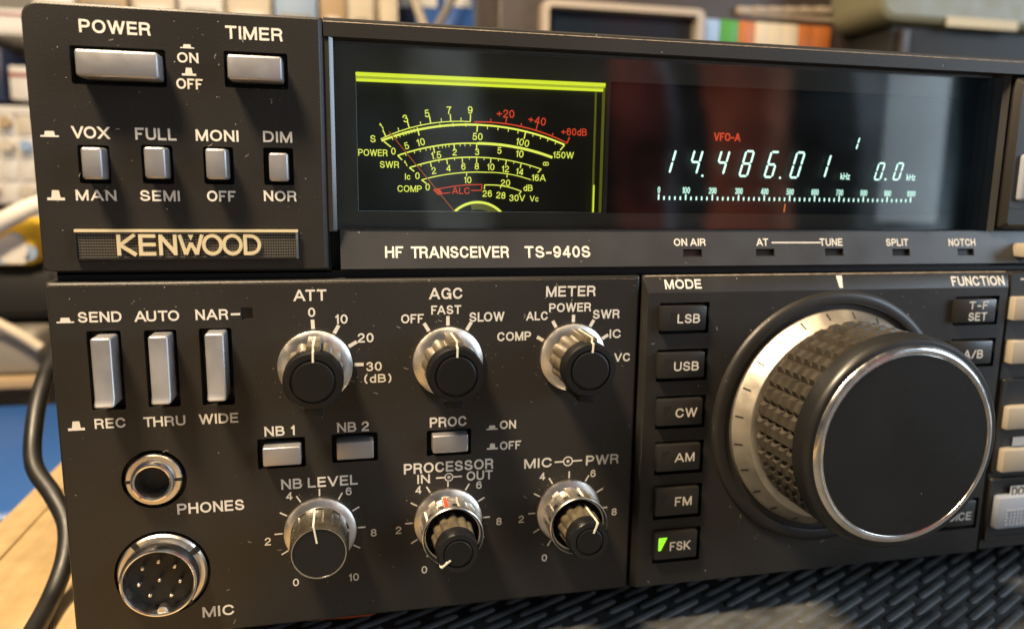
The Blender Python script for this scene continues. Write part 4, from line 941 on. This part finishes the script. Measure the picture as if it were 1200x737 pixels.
rbuild(b, 'raised_frame', kp_)
for (pl, pt, pbm, mt_) in ((1191, 349, 376, m_beige), (1188.5, 400.5, 427, m_beige), (1183, 478, 504, m_beige), (1177.5, 528, 554, m_beige), (1172, 584, 620, m_bluekey)):
    x0, z1 = P(pl, pt, -3); z0 = P(pl, pbm, -3)[1]
    for k in range(3):
        b = MB(); b.box(x0 + k * 17, x0 + k * 17 + (13 if mt_ is m_beige else 15), -3, .5, z0, z1, mt_, .45)
        if mt_ is m_bluekey:
            for i in range(7):
                for j in range(5): b.box(x0 + 3 + k * 17 + i * 1.3, x0 + 3.7 + k * 17 + i * 1.3, -3.25, -2.9, z0 + 1.0 + j * 1.1, z0 + 1.65 + j * 1.1, m_bluekey)
        rbuild(b, 'push_button', radio)
b = MB()
x0, x1, z0, z1 = pbox(1184.5, 569.5, 1203, 580.5, -1.25); x1 = x0 + 11; b.quad([(x0, -1.26, z0), (x1, -1.26, z0), (x1, -1.26, z1), (x0, -1.26, z1)], m_print)
b.text('DOWN', x0 + .6, x1 - .6, z0 + .35, z1 - .35, -1.32, m_well, .015)
x0, x1, z0, z1 = pbox(1187, 512, 1203, 521.5, -.4); b.quad([(x0, -.42, z0), (x0 + 11, -.42, z0), (x0 + 11, -.42, z1), (x0, -.42, z1)], m_print)
b.stroke([P(1195, 327), (P(1195, 327)[0] + 3, P(1195, 327)[1])], .5, -.28, m_print)
rbuild(b, 'lettering', kp_)

# ================================================================== what it stands on
def st(o, kind='structure'): o['kind'] = kind; return o
b = MB(); b.box(-112.6, 700, -420, 640, -24, 0, m_wood, 1.0); b.box(-125.5, -113.2, -420, 640, -24, -.3, m_wood, 1.4)
desk = b.build('wooden_desk'); tag(desk, 'pale wooden desk top with a grooved edge strip under the radio', 'desk')
b = MB(); b.box(-30, 470, -330, 40, .1, 1.4, m_mat, .4)
A_, B_ = Vector((.90, .436)), Vector((-.436, .90))
for i in range(-70, 150):
    for j in range(-10, 36):
        c = Vector((-20, -300)) + A_ * (j * 20.4 + (10.2 if i % 2 else 0) + random.uniform(-.5, .5)) + B_ * (i * 3.6 + random.uniform(-.15, .15))
        cx, cy = c
        if not (-21 < cx < 461 and -140 < cy < 34): continue
        d = A_ * random.uniform(8.2, 8.9); n = B_ * 1.35
        k = [(-1, -.45), (-.85, -1), (.85, -1), (1, -.45), (1, .45), (.85, 1), (-.85, 1), (-1, .45)]
        f = lambda a, c_, z: (cx + d.x * a + n.x * c_, cy + d.y * a + n.y * c_, z)
        h = 1.85 + random.uniform(-.1, .1)
        b.loft([[f(p, q, 1.38) for p, q in k], [f(p * .96, q * .75, h - .2) for p, q in k], [f(p * .9, q * .4, h) for p, q in k]], m_mat, cap1=True, smooth=True)
mato = b.build('rubber_mat'); tag(mato, 'dark ribbed rubber mat with diagonal bars under the front of the radio', 'mat')

# orange tool handle lying under the front edge
m_orange = mat('orange_plastic', (.62, .12, .03), .35)
b = MB(); b.loft([[(x, y_, z + 2.2) for y_, z in [(18 + rr * math.cos(a), 7 + 5 * math.sin(a)) for a in [2 * PI * k / 16 for k in range(16)]]] for x, rr in ((-14, 3), (-12, 6), (-2, 7.5), (4, 7.5), (5.6, 6.5))], m_orange, cap0=True, cap1=True, smooth=True)
o = b.build('tool_handle'); tag(o, 'small orange plastic tool handle lying under the front edge of the radio', 'tool handle')

# cable
def W3(px, py, y): x, z = P(px, py, y); return (x, y, z)
def G3(px, py, z):
    x, zz = P(px, py, 0); k = (ZC - z) / (ZC - zz); return (x * k, DIST * (k - 1), z)
b = MB(); b.tube([W3(92, 330, 150), W3(70, 400, 120), W3(50, 450, 95), W3(40, 500, 82), W3(40, 545, 74), W3(62, 580, 68), W3(78, 615, 60), W3(76, 655, 52), G3(60, 700, 4.5), G3(36, 745, 3.2), G3(0, 800, 3.2), G3(-80, 920, 3.2)], 2.7, m_cable, 14, 10)
o = b.build('power_cable'); tag(o, 'thick black cable hanging down beside the left end of the radio', 'cable')

# ================================================================== background
m_cream = mat('cream_paint', (.62, .54, .42), .6, vary=.06); m_white = mat('white_card', (.72, .68, .62), .6, vary=.05)
m_bred = mat('red_stripe', (.32, .07, .05), .6); m_bluep = mat('blue_plastic', (.025, .10, .34), .4); m_paleblue = mat('pale_blue', (.30, .42, .60), .5)
m_yellow = mat('yellow_card', (.80, .50, .02), .5); m_navy = mat('navy_plastic', (.02, .03, .07), .4)
m_brown = mat('brown_paint', (.050, .037, .032), .5, vary=.1); m_bezel = mat('cream_bezel', (.42, .34, .26), .5)
m_screen = mat('dark_screen', (.012, .02, .028), .15); m_greygreen = mat('grey_green_paint', (.20, .19, .12), .45, vary=.08)
m_tan = mat('tan_card', (.45, .32, .18), .6); m_paper = mat('paper_label', (.62, .52, .34), .7); m_dark = mat('dark_metal', (.012, .0115, .011), .65)
m_greenk = mat('green_key', (.07, .30, .04), .5); m_orangek = mat('orange_key', (.52, .16, .035), .5); m_bluek = mat('light_blue_key', (.30, .42, .62), .5); m_creamk = mat('cream_key', (.70, .58, .40), .5)
m_grey = mat('grey_plastic', (.25, .23, .20), .5)

b = MB(); b.box(-1400, 2200, 1150, 1190, -600, 1400, m_wall); o = b.build('back_wall'); st(o); 
b = MB(); b.box(-1400, 2200, 660, 1150, -620, -600, m_wall); b.box(-1400, -130, -800, 1150, -640, -600, m_wall); o = b.build('floor'); st(o)

# storage shelf at the left
Y = 640
b = MB(); x0, x1 = P(-240, 0, Y)[0], P(466, 0, Y)[0]
zs = [P(20, py, Y)[1] for py in (250, 122, 39)]
b.box(x0, x1, Y, Y + 220, zs[0] - 14, zs[0], m_white, 1); b.box(x0, x1, Y, Y + 220, zs[1] - 10, zs[1] - 2, m_white, 1); b.box(x0, x1, Y, Y + 220, zs[2] - 2, zs[2] + 6, m_white, 1)
ztop = zs[2] + 190; b.box(x0, x1, Y + 214, Y + 222, zs[0], ztop, m_grey)
b.box(x1 - 18, x1, Y - 1, Y + 223, -600, ztop, m_cream, 1)
b.box(x0, x0 + 18, Y - 1, Y + 223, -600, ztop, m_cream, 1)
shelf = b.build('storage_shelf'); tag(shelf, 'white storage shelf with cream uprights behind the left end of the radio', 'shelf')
def carton(px0, px1, py0, py1, y, m, stripe, label, dy=120, spy=None):
    x0, x1, z0, z1 = pbox(px0, py0, px1, py1, y)
    b = MB(); b.box(x0, x1, y, y + dy, z0, z1, m, 1.5)
    o = b.build('storage_carton'); tag(o, label, 'carton', 'cartons on the storage shelf')
    if stripe:
        h = (z1 - z0); b = MB(); b.box(x0 + 1, x1 - 1, y - .8, y + .5, z0 + h * .68, z0 + h * .80, stripe); b.build('stripe', o)
    return o
carton(-70, 32, 6, 36, Y + 6, m_white, m_bred, 'white carton with a red band on the upper shelf board', spy=1)
carton(9, 60, 77, 118, Y + 6, m_white, m_bred, 'small white carton with a red band on the middle shelf board')
carton(-60, 6, 52, 118, Y + 10, m_navy, None, 'dark navy carton beside the small red banded carton')
b = MB(); x0, x1, z0, z1 = pbox(-140, 128, 70, 240, Y + 4)
b.box(x0, x1, Y + 4, Y + 120, z0, z1, m_white, 1.5)
cab = b.build('drawer_cabinet'); tag(cab, 'white small parts drawer cabinet with coloured knobs on the lower shelf board', 'drawer cabinet')
rows, cols = 4, 9
for j in range(rows):
    for i in range(cols):
        w = (x1 - x0) / cols; h = (z1 - z0) / rows; a = x0 + i * w + 1.5; c = z0 + j * h + 1.5
        b = MB(); b.box(a, a + w - 3, Y + 1, Y + 4.5, c, c + h - 3, random.choice((m_white, m_cream, m_white)), .8); dwr = b.build('drawer', cab)
        if random.random() < .55: continue
        b = MB(); m_ = random.choice((m_tan, m_paleblue, m_cream, m_cream)); cc = (a + w / 2, c + h / 2)
        b.lathe(cc[0], cc[1], [(Y + 1, 5), (Y - 3, 6), (Y - 6, 5)], m_, 14); b.build('knob', dwr)
# row of small boxes seen along the top edge
for k, (pa, pb, m_) in enumerate(((36, 88, m_white), (90, 150, m_tan), (152, 206, m_cream), (208, 262, m_white), (264, 318, m_cream), (320, 372, m_paleblue), (374, 405, m_tan), (407, 438, m_cream))):
    x0, x1, z0, z1 = pbox(pa, -22, pb, 24, Y + 4)
    b = MB(); z0 = zs[2] + 6; b.box(x0, x1, Y + 4, Y + 110, z0, z0 + 58, m_, 2); b.box(x0 + 6, x1 - 6, Y + 1, Y + 4.5, z0 + 8, z0 + 26, m_grey if k % 2 else m_white, 1)
    o = b.build('parts_box'); tag(o, ('white parts box next to the red banded carton', 'tan parts box, the widest tan one on the upper board', 'cream parts box right of the wide tan box', 'white parts box between two cream boxes',
        'cream parts box left of the pale blue one', 'pale blue parts box left of the narrow tan box', 'narrow tan parts box near the shelf upright', 'narrow cream parts box against the shelf upright')[k], 'parts box', 'parts boxes on the upper board')

# things low at the left
b = MB(); b.box(-420, -128, 150, 325, -70, -14, m_bluep, 6, 3); o = b.build('storage_bin'); tag(o, 'blue plastic bin standing left of the wooden desk', 'bin')
b = MB(); b.tube([W3(-60, 300, 330), W3(-10, 268, 330), W3(15, 253, 330), W3(45, 240, 335), W3(100, 225, 350)], 5.5, m_white, 12, 8); o = b.build('white_cable'); tag(o, 'thick white cable curving above the yellow packet', 'cable')
x0, x1, z0, z1 = pbox(-60, 258, 42, 311, 340)
b = MB(); b.box(x0, x1, 340, 400, z0, z1, m_yellow, 4, 3); o = b.build('yellow_packet'); tag(o, 'yellow packet with pale blue printed patches behind the radio', 'packet')
b = MB()
for (pa, pc, r_, m_) in ((14, 298, 9, m_white), (16, 284, 6, m_paleblue), (33, 296, 5, m_paleblue), (2, 303, 6, m_paleblue), (24, 303, 5, m_white)):
    x, z = P(pa, pc, 339.7); b.disc(x, max(z, z0 + r_ + 1), 339.7 - r_ * .01, r_, m_, 20)
b.build('printed_patch', o)
x0, x1, z0, z1 = pbox(-140, 313, 75, 372, 350); b = MB(); b.box(x0, x1, 350, 520, z0, z1, m_dark, 3); b.box(x0 + 5, x1 - 5, 348, 350.5, z0 + 4, z1 - 4, m_dark, .8)
o = b.build('equipment_case'); tag(o, 'black equipment case under the yellow packet', 'equipment case')
zt = z0
b = MB(); x0, x1, z0, z1 = pbox(-150, 392, 48, 440, 330); b.box(x0, x1, 330, 480, z0, z1, m_grey, 4, 3)
b.tube([W3(-60, 352, 322), W3(10, 385, 322), W3(48, 408, 322)], 3.0, m_cream, 10, 4)
b.box(x0, x1, 322, 330, z0 - 6, z0 + 1, m_tan, 1)
o = b.build('wooden_tray'); tag(o, 'grey tray with pale wooden rim below the black case', 'tray')

# blue binders and struts beyond the shelf
for k, (pa, pb, m_, lab) in enumerate(((463, 484, m_navy, 'dark blue ring binder next to the shelf upright'), (486, 516, m_bluep, 'bright blue ring binder between the dark binder and its wide neighbour'), (518, 556, m_bluep, 'bright blue ring binder, the widest and farthest right'))):
    x0, x1, z0, z1 = pbox(pa, -60, pb, 60, 700)
    b = MB(); b.box(x0, x1, 700, 900, -600, z1, m_, 3); b.box(x0 + 4, x1 - 4, 699, 700.5, z1 - 60, z1 - 20, m_white); o = b.build('ring_binder'); tag(o, lab, 'binder', 'binders behind the radio')
for (a, c, m_, lab) in (((478, -20), (500, 40), m_cream, 'pale slanting strut in front of the left binders'), ((540, -20), (508, 40), m_grey, 'grey slanting strut in front of the widest blue binder')):
    p0 = Vector(W3(*a, 660)); p1 = Vector(W3(*c, 660)); d = (p1 - p0)
    b = MB(); b.tube([tuple(p0 - d), tuple(p0), tuple(p1), tuple(p1 + d * 5)], 4.5, m_, 10, 2); o = b.build('strut'); tag(o, lab, 'strut')

# bench instrument with a screen and coloured keys
Y = 430
b = MB(); x0, x1, z0, z1 = pbox(584, -160, 1000, 90, Y); b.box(x0, x1, Y, Y + 95, 0, z1, m_brown, 4, 3)
ins = b.build('bench_instrument'); tag(ins, 'brown bench instrument with a dark screen and a row of coloured keys behind the radio', 'instrument')
b = MB(); x0, x1, z0, z1 = pbox(632, 3, 816, 80, Y); z1 = P(640, 3, Y)[1]
ol = rect(x0, x1, z0 - 40, z1, 6); il = rect(x0 + 5, x1 - 7, z0 - 32, z1 - 5.5, 3)
b.loft([[(x, Y, z) for x, z in ol], [(x, Y - 12, z) for x, z in ol], [(x, Y - 13, z) for x, z in il], [(x, Y - 2, z) for x, z in il]], m_bezel); b.build('screen_bezel', ins)
b = MB(); b.face([b.v(x, Y - 2.2, z) for x, z in il], m_screen); b.build('screen', ins)
for k, (pa, pb, m_) in enumerate(((822, 843, m_bluek), (845, 865, m_greenk), (867, 885, m_orangek), (886, 901, m_creamk), (902, 917, m_creamk), (918, 935, m_creamk), (937, 953, m_orangek), (954, 973, m_orangek))):
    x0, x1, z0, z1 = pbox(pa, 22, pb, 60, Y - 8); z1 = P(880, 25, Y - 8)[1]
    b = MB(); b.box(x0, x1, Y - 8, Y + 2, z1 - 26, z1, m_, 2); b.build('key', ins)
for k in range(6):
    pa = 866 + k * 18.5; x0, x1, z0, z1 = pbox(pa, 7, pa + 16, 17, Y - 5); b = MB(); b.box(x0, x1, Y - 5, Y + 2, z0, z1, m_bezel, 1); b.build('legend_plate', ins)
b = MB(); x0, x1, z0, z1 = pbox(866, 18.5, 985, 21.5, Y - 3); b.box(x0, x1, Y - 3, Y + 1, z0, z1, m_bezel); x0, x1, z0, z1 = pbox(976, 18, 987, 70, Y - 3); b.box(x0, x1, Y - 3, Y + 1, z0, z1, m_brown); b.build('key_frame', ins)

# grey-green device on its dark stand
Y = 380
x0, x1, z0, z1 = pbox(1032, -150, 1330, 34, Y)
z0 = P(1060, 31, Y)[1]
b = MB(); ol = lambda d: rect(x0 + d, x1 - d, z0 + d, z1 - d, 16 - d)
b.plate([(ol(6), Y - 12), (ol(2), Y - 10), (ol(0), Y - 5), (ol(0), Y + 160)], m_greygreen)
dev = b.build('bench_device'); tag(dev, 'grey green rounded device with a paper label above the right end of the radio', 'device')
b = MB(); a, c, e, f = pbox(1110, 21, 1192, 38, Y - 12.5); b.box(a, c, Y - 12.6, Y - 12.1, e + 1, f + 1, m_paper); b.build('paper_label', dev)
b = MB(); b.box(x0 + 20, x1 - 20, Y - 4, Y + 140, 0, z0 - .5, m_dark, 3); b.box(x0 + 26, x0 + 34, Y - 9, Y - 4.2, 60, z0 - 4, m_brown, 1)
o = b.build('equipment_stand'); tag(o, 'dark equipment stand carrying the grey green device', 'stand')
b = MB(); a, c, e, f = pbox(1006, -120, 1031, 34, Y + 150); b.box(a, c, Y + 150, Y + 330, 0, f, m_tan, 5); o = b.build('beige_box'); tag(o, 'beige box standing between the instrument and the grey green device', 'box')
